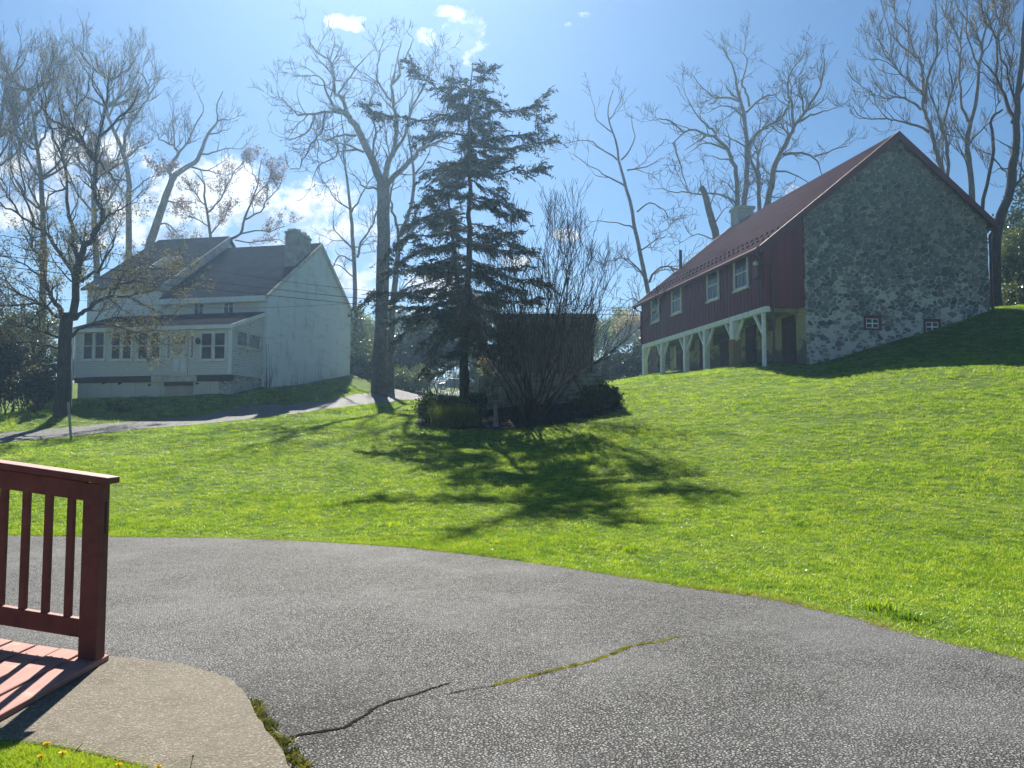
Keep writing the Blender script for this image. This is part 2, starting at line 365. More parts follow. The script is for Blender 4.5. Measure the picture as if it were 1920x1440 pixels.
def make_drive():
    # flat paved apron, finely divided so its edge follows the turf
    me = bpy.data.meshes.new('driveway'); pts = []
    e = resample(DRIVE, 240); jit = np.convolve(rng.normal(0, .05, 240), np.ones(3) / 3, 'same')
    e = e + np.stack([np.zeros(240), jit], 1)
    poly = np.concatenate([e, [[10, -4], [-16, -4], [-16, 8]]])
    me.from_pydata([(p[0], p[1], 0.0) for p in poly] , [], [list(range(len(poly)))]); me.materials.append(M_ASPH); me.update()
    import bmesh
    bm = bmesh.new(); bm.from_mesh(me); bmesh.ops.triangulate(bm, faces=bm.faces); bm.normal_update()
    for f in bm.faces:
        if f.normal.z < 0: f.normal_flip()
    bm.to_mesh(me); bm.free(); return tag(link('driveway', me), kind='structure')
make_drive()
def make_road():
    rows = []
    for k in range(5):
        f = k / 4; q = RN * (1 - f) + RF * f; z = hmap(q) + .006 + .03 * 4 * f * (1 - f) * .6; rows.append(np.column_stack([q, z]))
    V = np.concatenate(rows); n = len(RN); i = (np.arange(4)[:, None] * n + np.arange(n - 1)[None]).ravel()
    return tag(link('lane', mesh_np('lane', V, np.stack([i, i + 1, i + n + 1, i + n], 1), mats=[M_ROAD], smooth=True)), kind='structure')
make_road()
# ------------------------------------------------------------------ shared building materials
def m_siding(name, c, pitch=.11, wear=.5):
    """painted clapboard: lapped courses, grey-brown wood where paint has gone"""
    t = NT(name); v = t.coord(); z = t.sep(v)[2]
    saw = t.math('FRACT', t.math('DIVIDE', z, pitch)); row = t.math('FLOOR', t.math('DIVIDE', z, pitch))
    n = t.noise(t.coord((1.2, 1.2, 14)), 3, 5, .65); n2 = t.noise(v, .9, 4)
    gap = t.rng(saw, .0, .12, 1, 0)
    w = t.rng(t.math('ADD', t.math('ADD', n, t.math('MULTIPLY', n2, .5)), t.math('MULTIPLY', gap, .22)), .98 - wear * .2, 1.12 - wear * .2)
    base = t.mix(n2, tuple(x * .86 for x in c), c)
    col = t.mix(w, base, (.16, .145, .13)); col = t.mix(t.math('MULTIPLY', gap, .75), col, (.05, .05, .05))
    t.set(col, .7, .2); t.bump(saw, .7, .02); return t.m
def m_stucco():
    t = NT('whitewashed_stucco'); v = t.coord(); n = t.noise(v, .7, 5, .6); n2 = t.noise(t.coord((1.0, 1.0, .45)), 1.5, 6, .72); n3 = t.noise(t.coord((.4, .4, 2.2)), 1.4, 4, .6)
    z = t.sep(v)[2]
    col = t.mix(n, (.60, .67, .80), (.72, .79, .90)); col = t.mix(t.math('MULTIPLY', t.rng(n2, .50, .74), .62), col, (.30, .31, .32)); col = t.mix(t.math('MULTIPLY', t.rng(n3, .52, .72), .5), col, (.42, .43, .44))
    low = t.math('MULTIPLY', t.math('MULTIPLY', t.rng(z, 2.2, -.4), .55), t.rng(t.noise(t.coord((2.2, 2.2, .5)), 2.6, 6, .75), .48, .66)); col = t.mix(low, col, (.25, .235, .21))
    t.set(col, .9, .15); t.bump(t.noise(v, 14, 5, .65), .35, .03); return t.m
def m_shingle(name, c):
    t = NT(name); v = t.coord(); br = t.n('TexBrick'); s = t.sep(v)
    cx = t.n('CombineXYZ'); t.L.new(s[0], cx.inputs[0]); t.L.new(t.math('MULTIPLY', s[1], 1.2), cx.inputs[1]); t.L.new(cx.outputs[0], br.inputs[0])
    br.inputs['Color1'].default_value = tuple(x * .8 for x in c) + (1,); br.inputs['Color2'].default_value = tuple(x * 1.2 for x in c) + (1,); br.inputs['Mortar'].default_value = tuple(x * .45 for x in c) + (1,)
    br.inputs['Scale'].default_value = 1; br.inputs['Brick Width'].default_value = .32; br.inputs['Row Height'].default_value = .15; br.inputs['Mortar Size'].default_value = .012
    n = t.noise(v, 1.1, 5); col = t.mix(t.math('MULTIPLY', t.rng(n, .4, .7), .4), br.outputs[0], tuple(x * 1.5 for x in c))
    t.set(col, .95, .0); t.bump(br.outputs['Fac'], -.5, .01); return t.m
def m_fieldstone(name, wash, zlo, zhi, scale=3.0):
    """rubble wall: dark stones in pale lime mortar, limewash worn off more towards the top"""
    t = NT(name); v0 = t.coord()
    nc = t.n('TexNoise'); t.L.new(v0, nc.inputs['Vector']); nc.inputs['Scale'].default_value = 2.6; nc.inputs['Detail'].default_value = 4
    sc = t.n('VectorMath', operation='SCALE'); sc.inputs['Scale'].default_value = .42; t.L.new(nc.outputs[1], sc.inputs[0])
    ad = t.n('VectorMath', operation='ADD'); t.L.new(v0, ad.inputs[0]); t.L.new(sc.outputs[0], ad.inputs[1])
    mp = t.n('Mapping'); t.L.new(ad.outputs[0], mp.inputs[0]); mp.inputs['Scale'].default_value = (1, 1, 1.75)
    ce = t.n('TexVoronoi', feature='F1'); t.L.new(mp.outputs[0], ce.inputs['Vector']); ce.inputs['Scale'].default_value = scale
    ed = t.n('TexVoronoi', feature='DISTANCE_TO_EDGE'); t.L.new(mp.outputs[0], ed.inputs['Vector']); ed.inputs['Scale'].default_value = scale
    r = t.sep(ce.outputs['Color']); n = t.noise(v0, 5, 6, .7); nb = t.noise(v0, .55, 4, .6); nm = t.noise(v0, 2.1, 5, .65); nf = t.noise(v0, 22, 5, .7)
    stone = t.ramp(r[0], [(0, (.040, .052, .060)), (.3, (.075, .085, .088)), (.55, (.11, .105, .10)), (.75, (.14, .10, .085)), (1, (.19, .18, .16))])
    stone = t.mix(t.rng(n, .35, .7), stone, t.mix(.5, stone, (.16, .17, .165)))
    mortar = t.mix(nf, (.26, .26, .245), (.46, .46, .44))
    z = t.sep(v0)[2]; zf = t.rng(z, zhi, zlo)
    m = t.rng(t.math('ADD', ed.outputs[0], t.math('MULTIPLY', t.math('SUBTRACT', n, .5), .16)), .03, .12, 1, 0)
    m = t.math('MULTIPLY', m, t.math('ADD', t.math('MULTIPLY', zf, .55), .5))
    wsh = t.math('ADD', t.math('ADD', t.math('MULTIPLY', nm, .9), t.math('MULTIPLY', nb, .8)), t.math('ADD', t.math('MULTIPLY', zf, wash), t.math('MULTIPLY', r[1], -.35)))
    ww = t.rng(t.math('ADD', wsh, t.math('MULTIPLY', t.math('SUBTRACT', nf, .5), .35)), .92, 1.22)
    col = t.mix(m, stone, mortar); col = t.mix(ww, col, t.mix(nf, (.40, .41, .40), (.66, .66, .64)))
    dirt = t.math('MULTIPLY', t.rng(nb, .5, .72), .35); col = t.mix(dirt, col, (.09, .10, .09))
    t.set(col, .92, .15)
    h = t.math('ADD', t.math('MULTIPLY', t.rng(ed.outputs[0], 0, .2), .8), t.math('ADD', t.math('MULTIPLY', n, .5), t.math('MULTIPLY', r[2], .5)))
    t.bump(h, 1.0, .12); return t.m
def m_glass(name, c=(.02, .025, .03)):
    t = NT(name); n = t.noise(t.coord(), 1.7, 3); t.set(t.ramp(n, [(.3, tuple(x * .6 for x in c)), (.7, tuple(x * 1.6 for x in c))]), .08, .35); t.bump(n, .05, .01); return t.m
def m_boards(name, c, pitch=.25, axis=0, rough=.55, var=.25, groove=.10):
    t = NT(name); v = t.coord(); s = t.sep(v)[axis]; q = t.math('DIVIDE', s, pitch); fr = t.math('FRACT', q); fl = t.math('FLOOR', q)
    wn = t.n('TexWhiteNoise', noise_dimensions='1D'); t.L.new(fl, wn.inputs['W']); n = t.noise(t.coord((6, 6, .7) if axis != 2 else (.7, .7, 6)), 3, 5, .65)
    f = t.math('ADD', t.math('MULTIPLY', wn.outputs[0], .5), t.math('MULTIPLY', n, .6))
    col = t.ramp(f, [(.2, tuple(x * (1 - var) for x in c)), (.85, tuple(min(1, x * (1 + var)) for x in c))])
    g = t.rng(fr, 0, groove, 1, 0); col = t.mix(t.math('MULTIPLY', g, .7), col, tuple(x * .25 for x in c))
    t.set(col, rough, .3); t.bump(t.math('SUBTRACT', t.math('MULTIPLY', n, .3), g), .5, .012); return t.m
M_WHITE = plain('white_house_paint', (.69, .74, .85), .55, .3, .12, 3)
M_WORN = plain('worn_white_trim', (.50, .50, .48), .7, .2, .3, 4)
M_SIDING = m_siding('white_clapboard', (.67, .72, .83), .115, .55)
M_SIDEWORN = m_siding('peeling_clapboard', (.62, .66, .71), .125, .95)
M_STUCCO = m_stucco(); M_SHING = m_shingle('grey_shingle', (.030, .038, .052)); M_SHING2 = m_shingle('dark_shingle', (.018, .020, .025))
M_PANE = m_glass('window_pane'); M_PANEB = m_glass('pane_painted_reflection', (.05, .06, .075))  # barn panes: sky reflection put into the blue-grey base colour
M_DARKWOOD = plain('dark_weathered_wood', (.045, .038, .033), .8, .2, .4, 5)
M_STONEB = m_fieldstone('barn_fieldstone', .55, .4, 8.5, 3.9); M_STONEW = m_fieldstone('whitewashed_rubble', 1.0, -2, 3)
def m_plaster():
    t = NT('yellowed_limewash'); v = t.coord(); n = t.noise(v, .9, 5, .65); n2 = t.noise(v, 2.7, 6, .7); nf = t.noise(v, 16, 4, .7); ce = t.sep(t.n('TexVoronoi').outputs[1])
    c = t.mix(n2, (.40, .37, .25), (.60, .57, .43)); c = t.mix(t.math('MULTIPLY', t.rng(nf, .45, .7), .35), c, (.25, .22, .16)); st = t.mix(nf, (.12, .11, .095), (.30, .28, .24))
    z = t.sep(v)[2]; lo = t.rng(z, 1.7, .2, 0, .28)
    c = t.mix(t.rng(t.math('ADD', t.math('ADD', n, lo), t.math('MULTIPLY', t.math('SUBTRACT', n2, .5), .8)), .50, .66), c, st)
    t.set(c, .92, .15); t.bump(t.math('ADD', n2, t.math('MULTIPLY', nf, .5)), .6, .05); return t.m
M_PLASTER = m_plaster()
M_BARNRED = m_boards('barn_red_boards', (.16, .020, .034), .30, 1); M_BARNRED_X = m_boards('barn_red_boards_side', (.15, .020, .032), .30, 0)
M_REDTRIM = plain('dark_red_trim', (.10, .018, .022), .45, .4, .2, 3)
M_REDDOOR = m_boards('dark_red_door', (.065, .022, .026), .2, 1, .6)
M_POSTWHITE = plain('white_post_paint', (.78, .80, .83), .6, .3, .15, 3)
M_NEWWOOD = plain('raw_timber', (.26, .17, .085), .75, .2, .25, 6)
def m_metal_roof():
    t = NT('red_metal_roof'); v = t.coord(); s = t.sep(v)[1]; fr = t.math('FRACT', t.math('DIVIDE', s, .45)); n = t.noise(t.coord((.6, .25, .6)), 2.5, 5, .6)
    col = t.ramp(n, [(.3, (.020, .012, .018)), (.7, (.036, .020, .028))]); t.set(col, .6, .0); rib = t.rng(t.math('ABSOLUTE', t.math('SUBTRACT', fr, .5)), .40, .46)
    t.bump(t.math('ADD', rib, t.math('MULTIPLY', n, .1)), .6, .03)
    g = t.n('BsdfGlossy'); g.inputs['Roughness'].default_value = .4; m = t.n('MixShader'); m.inputs[0].default_value = .0015; t.L.new(t.b.outputs[0], m.inputs[1]); t.L.new(g.outputs[0], m.inputs[2]); t.L.new(m.outputs[0], t.out.inputs[0]); return t.m
M_ROOFRED = m_metal_roof()

class Frame:
    """local axes of a building: origin on the ground plan, x along its front, y into it"""
    def __init__(s, ox, oy, oz, rz):
        s.o = np.array([ox, oy, oz]); s.c, s.s = math.cos(rz), math.sin(rz); s.rz = rz
    def loc(s, p):
        d = np.array(p) - s.o; return np.array([d[0] * s.c + d[1] * s.s, -d[0] * s.s + d[1] * s.c, d[2]])
    def world(s, p): return s.o + np.array([p[0] * s.c - p[1] * s.s, p[0] * s.s + p[1] * s.c, p[2]])
    def hit(s, u, v, ax, val):
        r = ray(u, v); e = s.loc(EYE); q = s.loc(EYE + r) - e; return e + q * ((val - e[ax]) / q[ax])

def window_on(par, fr, ax, val, sgn, a0, a1, z0, z1, frame_mat, name='window', bars=(1, 1), fw=.07, pane=None, proud=.045, sill=True, labels=None):
    """window lying on the plane axis ax = val, outside towards sgn; frame box ring + pane + glazing bars"""
    def bx(mb, p0, p1, q0, q1, d0, d1):
        lo, hi = sorted((val + sgn * d0, val + sgn * d1))
        if ax == 0: mb.box(lo, hi, p0, p1, q0, q1)
        else: mb.box(p0, p1, lo, hi, q0, q1)
    m = MB()
    bx(m, a0, a0 + fw, z0, z1, .004, proud); bx(m, a1 - fw, a1, z0, z1, .004, proud); bx(m, a0 + fw, a1 - fw, z1 - fw, z1, .004, proud); bx(m, a0 + fw, a1 - fw, z0, z0 + fw, .004, proud)
    o = m.build(name, frame_mat, par)
    g = MB(); bx(g, a0 + fw, a1 - fw, z0 + fw, z1 - fw, .003, .012); g.build('pane', pane or M_PANE, o)
    b = MB(); nx, nz = bars; k = .022
    for i in range(1, nx): x = a0 + fw + (a1 - a0 - 2 * fw) * i / nx; bx(b, x - k, x + k, z0 + fw, z1 - fw, .013, .033)
    for i in range(1, nz): z = z0 + fw + (z1 - z0 - 2 * fw) * i / nz; bx(b, a0 + fw, a1 - fw, z - k, z + k, .013, .036)
    if nx > 1 or nz > 1: b.build('glazing_bar', frame_mat, o)
    if sill: s_ = MB(); bx(s_, a0 - .05, a1 + .05, z0 - .06, z0 - .003, .003, proud + .05); s_.build('sill', frame_mat, o)
    return o

# ------------------------------------------------------------------ white farmhouse
def farmhouse():
    fr = Frame(-12.51, 39.0, 3.6, R(-11.5)); z_ = lambda z: z - 3.6
    H = empty('farmhouse', fr.o, fr.rz, 'old white farmhouse with grey shingle roof, enclosed porch and tall end chimney', 'house')
    yR, zR, zE, yB, zB = 6.0, z_(12.55), z_(8.55), 10.5, z_(9.35)
    xT, xL = -6.1, -10.6; up = .72
    # masonry gable end and body
    m = MB(); m.prism([(0, 0, -2.2), (0, yB, -2.2), (0, yB, zB), (0, yR, zR), (0, 0, zE)], (-.45, 0, 0)); m.build('gable_wall', M_STUCCO, H)
    m = MB(); m.prism([(-.452, .03, -2), (-.452, yB - .03, -2), (-.452, yB - .03, zB - .05), (-.452, yR, zR - .05), (-.452, .03, zE - .05)], (xT + .45, 0, 0)); m.build('front_wall', M_SIDING, H)
    # taller left section
    m = MB(); m.prism([(xT, .0, -2), (xT, yB, -2), (xT, yB, zB + up), (xT, yR, zR + up), (xT, 0, zE + up)], (xL - xT, 0, 0)); m.build('tall_wing_wall', M_WHITE, H)
    def roof(x0, x1, dz, name, mat, ov=.28, th=.12):
        m = MB(); sl = (zR - zE) / yR; sb = (zR - zB) / (yB - yR); yf, yb = -ov, yB + ov
        f = zE - sl * ov + dz; b = zB - sb * ov + dz; r = zR + dz
        m.prism([(x0, yf, f), (x0, yR, r), (x0, yb, b), (x0, yb, b + th), (x0, yR, r + th), (x0, yf, f + th)], (x1 - x0, 0, 0)); return m.build(name, mat, H)
    rf = roof(xT + .02, .06, .004, 'roof', M_SHING); roof(xL - .2, xT + .16, up + .004, 'tall_wing_roof', M_SHING)
    # rake boards
    sl = (zR - zE) / yR
    m = MB(); m.prism([(xT + .165, -.3, zE - sl * .3 + up - .42), (xT + .165, yR, zR + up - .42), (xT + .165, yR, zR + up + .10), (xT + .165, -.3, zE - sl * .3 + up + .10)], (.05, 0, 0)); build_each(m, 'rake_board', M_WORN, H)
    m = MB(); m.prism([(.065, -.3, zE - sl * .3 - .16), (.065, yR, zR - .16), (.065, yR, zR + .10), (.065, -.3, zE - sl * .3 + .10)], (.05, 0, 0))
    sb = (zR - zB) / (yB - yR); m.prism([(.065, yR + .003, zR - .16), (.065, yB + .3, zB - sb * .3 - .16), (.065, yB + .3, zB - sb * .3 + .10), (.065, yR + .003, zR + .10)], (.05, 0, 0)); build_each(m, 'rake_board', M_WORN, H)
    m = MB(); m.box(xT, .06, -.34, -.285, zE - .38, zE - .10); m.box(xT, .05, -.28, -.01, zE - .40, zE - .33); build_each(m, 'eave_board', M_WHITE, H)
    # skylight on the tall roof
    def on_roof(u, v, dz):
        e = fr.loc(EYE); q = fr.loc(EYE + ray(u, v)) - e; t = (zE + up + .135 + dz + sl * e[1] - e[2]) / (q[2] - sl * q[1]); return e + q * t
    q = [on_roof(u, v, .05) for (u, v) in ((299, 484), (328, 483), (307, 500), (280, 501))]
    x0, x1 = q[3][0], q[2][0] + .25; y0, y1 = q[2][1], q[0][1]; zz = lambda y, d: zE + up + .125 + sl * y + d
    m = MB(); m.hexa([(x0, y0, zz(y0, 0)), (x1, y0, zz(y0, 0)), (x1, y1, zz(y1, 0)), (x0, y1, zz(y1, 0)), (x0, y0, zz(y0, .1)), (x1, y0, zz(y0, .1)), (x1, y1, zz(y1, .1)), (x0, y1, zz(y1, .1))]); sk = m.build('skylight', M_WORN, H)
    m = MB(); m.hexa([(x0 + .06, y0 + .06, zz(y0 + .06, .103)), (x1 - .06, y0 + .06, zz(y0 + .06, .103)), (x1 - .06, y1 - .06, zz(y1 - .06, .103)), (x0 + .06, y1 - .06, zz(y1 - .06, .103)),
                      (x0 + .06, y0 + .06, zz(y0 + .06, .115)), (x1 - .06, y0 + .06, zz(y0 + .06, .115)), (x1 - .06, y1 - .06, zz(y1 - .06, .115)), (x0 + .06, y1 - .06, zz(y1 - .06, .115))]); m.build('pane', m_glass('skylight_pane', (.10, .13, .14)), sk)
    # chimney
    m = MB(); m.box(-.64, -.004, 2.95, 4.75, zE + .5, z_(12.5)); m.box(-.69, .03, 2.90, 4.80, z_(12.5), z_(12.62)); ch = m.build('chimney', plain('weathered_chimney_render', (.30, .31, .31), .9, .15, .35, 2), H)
    m = MB()
    for k in range(5): y = 3.05 + k * .36; m.box(-.58, -.06, y, y + .22, z_(12.62), z_(12.78) + .06 * (k % 2))
    m.build('chimney_pot', M_WORN, ch)
    # upper windows
    for (u0, u1, v0, v1) in ((364, 383, 562, 593), (420, 439, 559, 590)):
        a = fr.hit(u0, v0, 1, .03); b = fr.hit(u1, v1, 1, .03); window_on(H, fr, 1, .03, -1, a[0], b[0], b[2], a[2], M_WHITE, bars=(2, 2), fw=.05)
    # porch: front at y=-yp, floor zf
    yp = -2.86; a = fr.hit(435, 612, 1, yp); zP = a[2]; xr = a[0]; xl = fr.hit(141, 625, 1, yp)[0]; zf = fr.hit(435, 702, 1, yp)[2]; zT = fr.hit(493, 588, 1, -.02)[2]
    m = MB(); m.prism([(xl, yp, zf), (xr - .13, yp, zf), (xr - .13, yp, zP), (xl, yp, zP)], (0, .12, 0)); pf = build_each(m, 'porch_front_wall', M_SIDING, H)
    m = MB(); m.prism([(xr - .12, yp - .002, zf), (xr - .12, -.01, zf), (xr - .12, -.01, zT - .1), (xr - .12, yp - .002, zP)], (.12, 0, 0)); m.build('porch_side_wall', M_SIDEWORN, H)
    m = MB(); m.prism([(xl - .15, yp - .3, zP - .02), (xl - .15, -.012, zT), (xl - .15, -.012, zT + .1), (xl - .15, yp - .3, zP + .09)], (xr + .22 - xl, 0, 0)); m.build('porch_roof', M_SHING2, H)
    m = MB(); m.box(xl - .1, xr + .1, yp - .33, yp - .305, zP - .12, zP + .07); m.box(xl, xr + .02, yp - .30, yp - .006, zP - .12, zP - .03)
    m.prism([(xr + .075, yp - .3, zP - .13), (xr + .075, -.02, zT - .13), (xr + .075, -.02, zT + .06), (xr + .075, yp - .3, zP + .06)], (.03, 0, 0)); build_each(m, 'porch_trim', M_WHITE, H)
    m = MB(); m.box(xr - .15, xr + .03, yp - .03, yp - .004, zf, zP - .13); m.box(xl, xl + .14, yp - .03, yp - .004, zf, zP - .13); build_each(m, 'corner_board', M_WHITE, H)
    for (u0, u1) in ((157, 197), (209, 248), (259, 302), (377, 424)):
        t0, t1 = fr.hit(u0, 622, 1, yp), fr.hit(u1, 675, 1, yp); mid = (t0[0] + t1[0]) / 2
        for (p, q) in ((t0[0], mid - .01), (mid + .01, t1[0])): window_on(H, fr, 1, yp, -1, p, q, t1[2], t0[2] - .02, M_WHITE, bars=(1, 2), fw=.075)
    for (u0, u1) in ((442.5, 463), (465, 487)):
        p, q = fr.hit(u0, 625, 0, xr), fr.hit(u1, 653, 0, xr); window_on(H, fr, 0, xr, 1, p[1], q[1], z_(5.62), z_(6.42), M_WORN, bars=(1, 1), fw=.08)
    # front door with fan light and side lights
    a, b = fr.hit(325, 626, 1, yp), fr.hit(352, 702, 1, yp); m = MB(); m.box(a[0], b[0], yp - .045, yp - .004, zf - .05, a[2]); d = m.build('door', plain('faded_white_door', (.56, .57, .60), .6, .3, .1, 3), H)
    w = b[0] - a[0]; cxx = (a[0] + b[0]) / 2; zc = a[2] - .52; m = MB(); pts = [(cxx + .3 * math.cos(t), yp - .049, zc + .3 * math.sin(t)) for t in np.linspace(0, math.pi, 13)]; m.prism(pts, (0, .003, 0)); m.build('fan_light', M_PANE, d)
    m = MB()
    for t in np.linspace(.1, math.pi - .1, 6): m.beam((cxx + .05 * math.cos(t), yp - .056, zc + .05 * math.sin(t)), (cxx + .3 * math.cos(t), yp - .056, zc + .3 * math.sin(t)), .022, .008, (0, 1, 0))
    m.build('fan_bar', M_WHITE, d)
    m = MB(); m.box(a[0] + .03, b[0] - .03, yp - .05, yp - .046, zf + .92, zf + .95); m.box(a[0] + .10, cxx - .05, yp - .05, yp - .046, zf + .15, zf + .8); m.box(cxx + .05, b[0] - .10, yp - .05, yp - .046, zf + .15, zf + .8); m.build('door_panel', M_WHITE, d)
    m = MB(); m.tube([(b[0] - .08, yp - .045, zf + .95), (b[0] - .08, yp - .11, zf + .95)], [.03, .035], 8); m.build('door_knob', plain('brass', (.3, .22, .08), .3, .5, metal=1), d)
    for (p, q) in ((a[0] - .36, a[0] - .06), (b[0] + .06, b[0] + .36)):
        m = MB(); m.box(p, q, yp - .035, yp - .004, zf + .75, a[2]); s = m.build('side_light', M_WHITE, H)
        m = MB(); m.box(p + .09, q - .09, yp - .042, yp - .036, zf + .85, a[2] - .1); m.build('pane', M_PANE, s)
        m = MB(); k = 0
        for z in np.linspace(zf + .9, a[2] - .35, 4):
            m.beam((p + .1, yp - .047, z), (q - .1, yp - .047, z + .25), .02, .006, (0, 1, 0)); m.beam((q - .1, yp - .052, z), (p + .1, yp - .052, z + .25), .02, .006, (0, 1, 0))
        m.build('lattice', M_WHITE, s)
    m = MB(); m.tube([(b[0] + .62, yp - .02, a[2] - .35), (b[0] + .62, yp - .2, a[2] - .3)], .02, 6); m.lathe([(.04, 0), (.1, .02), (.12, .2), (.06, .28), (.01, .32)], (b[0] + .62, yp - .2, a[2] - .55), 8); m.build('porch_lantern', M_DARKWOOD, H)
    # wall lamp, corner pipe, basement
    zb = -2.0
    m = MB(); m.box(xl + .12, fr.hit(343, 740, 1, yp + .15)[0], yp + .15, yp + .3, zb, zf - .30); m.box(fr.hit(352, 740, 1, yp + .15)[0], fr.hit(410, 740, 1, yp + .15)[0], yp + .15, yp + .3, zb, zf - .30)
    build_each(m, 'basement_boarding', m_boards('basement_panels', (.56, .57, .55), 1.35, 0, .75, .14, .02), H)
    m = MB(); m.box(fr.hit(309, 740, 1, yp + .12)[0], fr.hit(361, 740, 1, yp + .12)[0], yp + .10, yp + .145, zb, zf - .42); m.build('basement_door', plain('bare_plywood', (.40, .38, .33), .8, .2, .2, 2), H)
    m = MB(); m.box(fr.hit(308, 740, 1, yp + .12)[0], fr.hit(362, 740, 1, yp + .12)[0], yp + .06, yp + .095, zf - .50, zf - .31); m.build('door_lintel', M_DARKWOOD, H)
    m = MB(); m.box(xl, fr.hit(282, 700, 1, yp)[0], yp + .05, yp + .4, zf - .295, zf - .01); m.box(fr.hit(369, 700, 1, yp)[0], xr - .1, yp + .05, yp + .4, zf - .295, zf - .01); build_each(m, 'rim_beam', M_DARKWOOD, H)
    m = MB(); m.box(fr.hit(283, 700, 1, yp)[0], fr.hit(368, 700, 1, yp)[0], yp + .02, yp + .4, zf - .298, zf - .012); m.build('rim_board', M_WORN, H)
    m = MB(); xs = fr.hit(411, 740, 1, yp + .15)[0]; m.box(xs, xr - .02, yp + .12, yp + .42, zb, zf - .30); m.box(xr - .32, xr - .02, yp + .43, -.02, zb, zf - .04); build_each(m, 'rubble_foundation', M_STONEW, H)
    m = MB(); m.box(xl + .3, xr - .35, -.5, -.1, zb, zf - .05); m.build('inner_foundation', M_DARKWOOD, H)
    m = MB(); 
    for (u, v) in ((192, 718), (222, 719), (278, 722), (367, 719)): q = fr.hit(u, v, 1, yp + .14); m.prism([(q[0], yp + .13, q[2] - .08), (q[0] + .2, yp + .13, q[2]), (q[0], yp + .13, q[2] + .08)], (0, .015, 0))
    build_each(m, 'strap_hinge', M_DARKWOOD, H)
    m = MB(); m.tube([(xl - .02, yp - .1, zP), (xl - .02, yp - .1, -1.2)], .05, 8); m.tube([(.09, -.05, zE - .3), (.09, -.05, zT - .3)], .04, 8); build_each(m, 'downspout', M_WHITE, H)
    m = MB(); m.box(xl - .9, xl - .02, yp + .2, yp + .28, zf + .85, zf + .93); m.box(xl - .9, xl - .02, yp + .2, yp + .9, zf - .1, zf - .0)
    for k in range(6): m.box(xl - .85 + k * .15, xl - .81 + k * .15, yp + .22, yp + .26, zf, zf + .85)
    m.box(xl - .9, xl - .82, yp + .2, yp + .28, -1.8, zf - .1); m.build('side_porch_rail', M_WHITE, H)
    # dry vine stems climbing the gable wall
    m = MB(); r_ = random.Random(5)
    for k in range(20):
        y = r_.uniform(.1, 6.5) if k > 7 else r_.uniform(-.05, .3); L_ = r_.uniform(.5, 2.3) if k > 7 else r_.uniform(1.5, 4); z = -1.4 + .19 * y; pts = []
        for i in range(7): pts.append((.02 if y > 0 else .05, y, z + L_ * i / 6)); y += r_.uniform(-.16, .16)
        m.tube(pts, [.018 * (1 - i / 8) for i in range(7)], 4)
    m.build('dry_vine', plain('dry_vine_bark', (.09, .07, .055), .9, .1), H)
farmhouse()

# ------------------------------------------------------------------ bank barn
def m_rubble():
    """colours of the laid stones come from per-stone values stored on the wall mesh"""
    t = NT('laid_rubble'); v0 = t.coord(); rnd = t.n('Attribute', attribute_name='stone').outputs['Color']; r = t.sep(rnd); ed = t.n('Attribute', attribute_name='joint').outputs['Fac']
    n = t.noise(v0, 5, 6, .7); nb = t.noise(v0, .55, 4, .6); nm = t.noise(v0, 1.7, 5, .65); nf = t.noise(v0, 24, 5, .7); z = t.sep(v0)[2]; zf = t.rng(z, 8.0, .6)
    stone = t.ramp(r[0], [(0, (.065, .086, .106)), (.3, (.12, .142, .162)), (.55, (.165, .172, .182)), (.75, (.17, .148, .150)), (1, (.30, .305, .30))])
    stone = t.mix(t.math('MULTIPLY', t.rng(n, .40, .72), .5), stone, (.16, .17, .165)); stone = t.mix(t.math('MULTIPLY', t.rng(nf, .5, .75), .4), stone, (.045, .05, .05))
    mortar = t.mix(nf, (.30, .315, .33), (.52, .535, .55)); m = t.rng(t.math('ADD', ed, t.math('MULTIPLY', t.math('SUBTRACT', n, .5), .05)), .012, .034, 1, 0); col = t.mix(t.math('MULTIPLY', m, t.math('ADD', t.math('MULTIPLY', zf, .3), .75)), stone, mortar)
    w = t.math('ADD', t.math('ADD', t.math('MULTIPLY', nm, 1.0), t.math('MULTIPLY', nb, .55)), t.math('ADD', t.math('MULTIPLY', zf, .62), t.math('MULTIPLY', r[1], -.42)))
    w = t.math('SUBTRACT', w, t.math('MULTIPLY', t.rng(ed, .03, .10), .16)); ww = t.rng(t.math('ADD', w, t.math('MULTIPLY', t.math('SUBTRACT', nf, .5), .4)), .92, 1.20)
    col = t.mix(ww, col, t.mix(nf, (.38, .39, .385), (.66, .665, .65))); col = t.mix(t.math('MULTIPLY', t.rng(nb, .5, .72), .15), col, (.085, .095, .10))
    t.set(col, .93, .1); t.bump(t.math('ADD', n, t.math('MULTIPLY', nf, .6)), .5, .02); return t.m
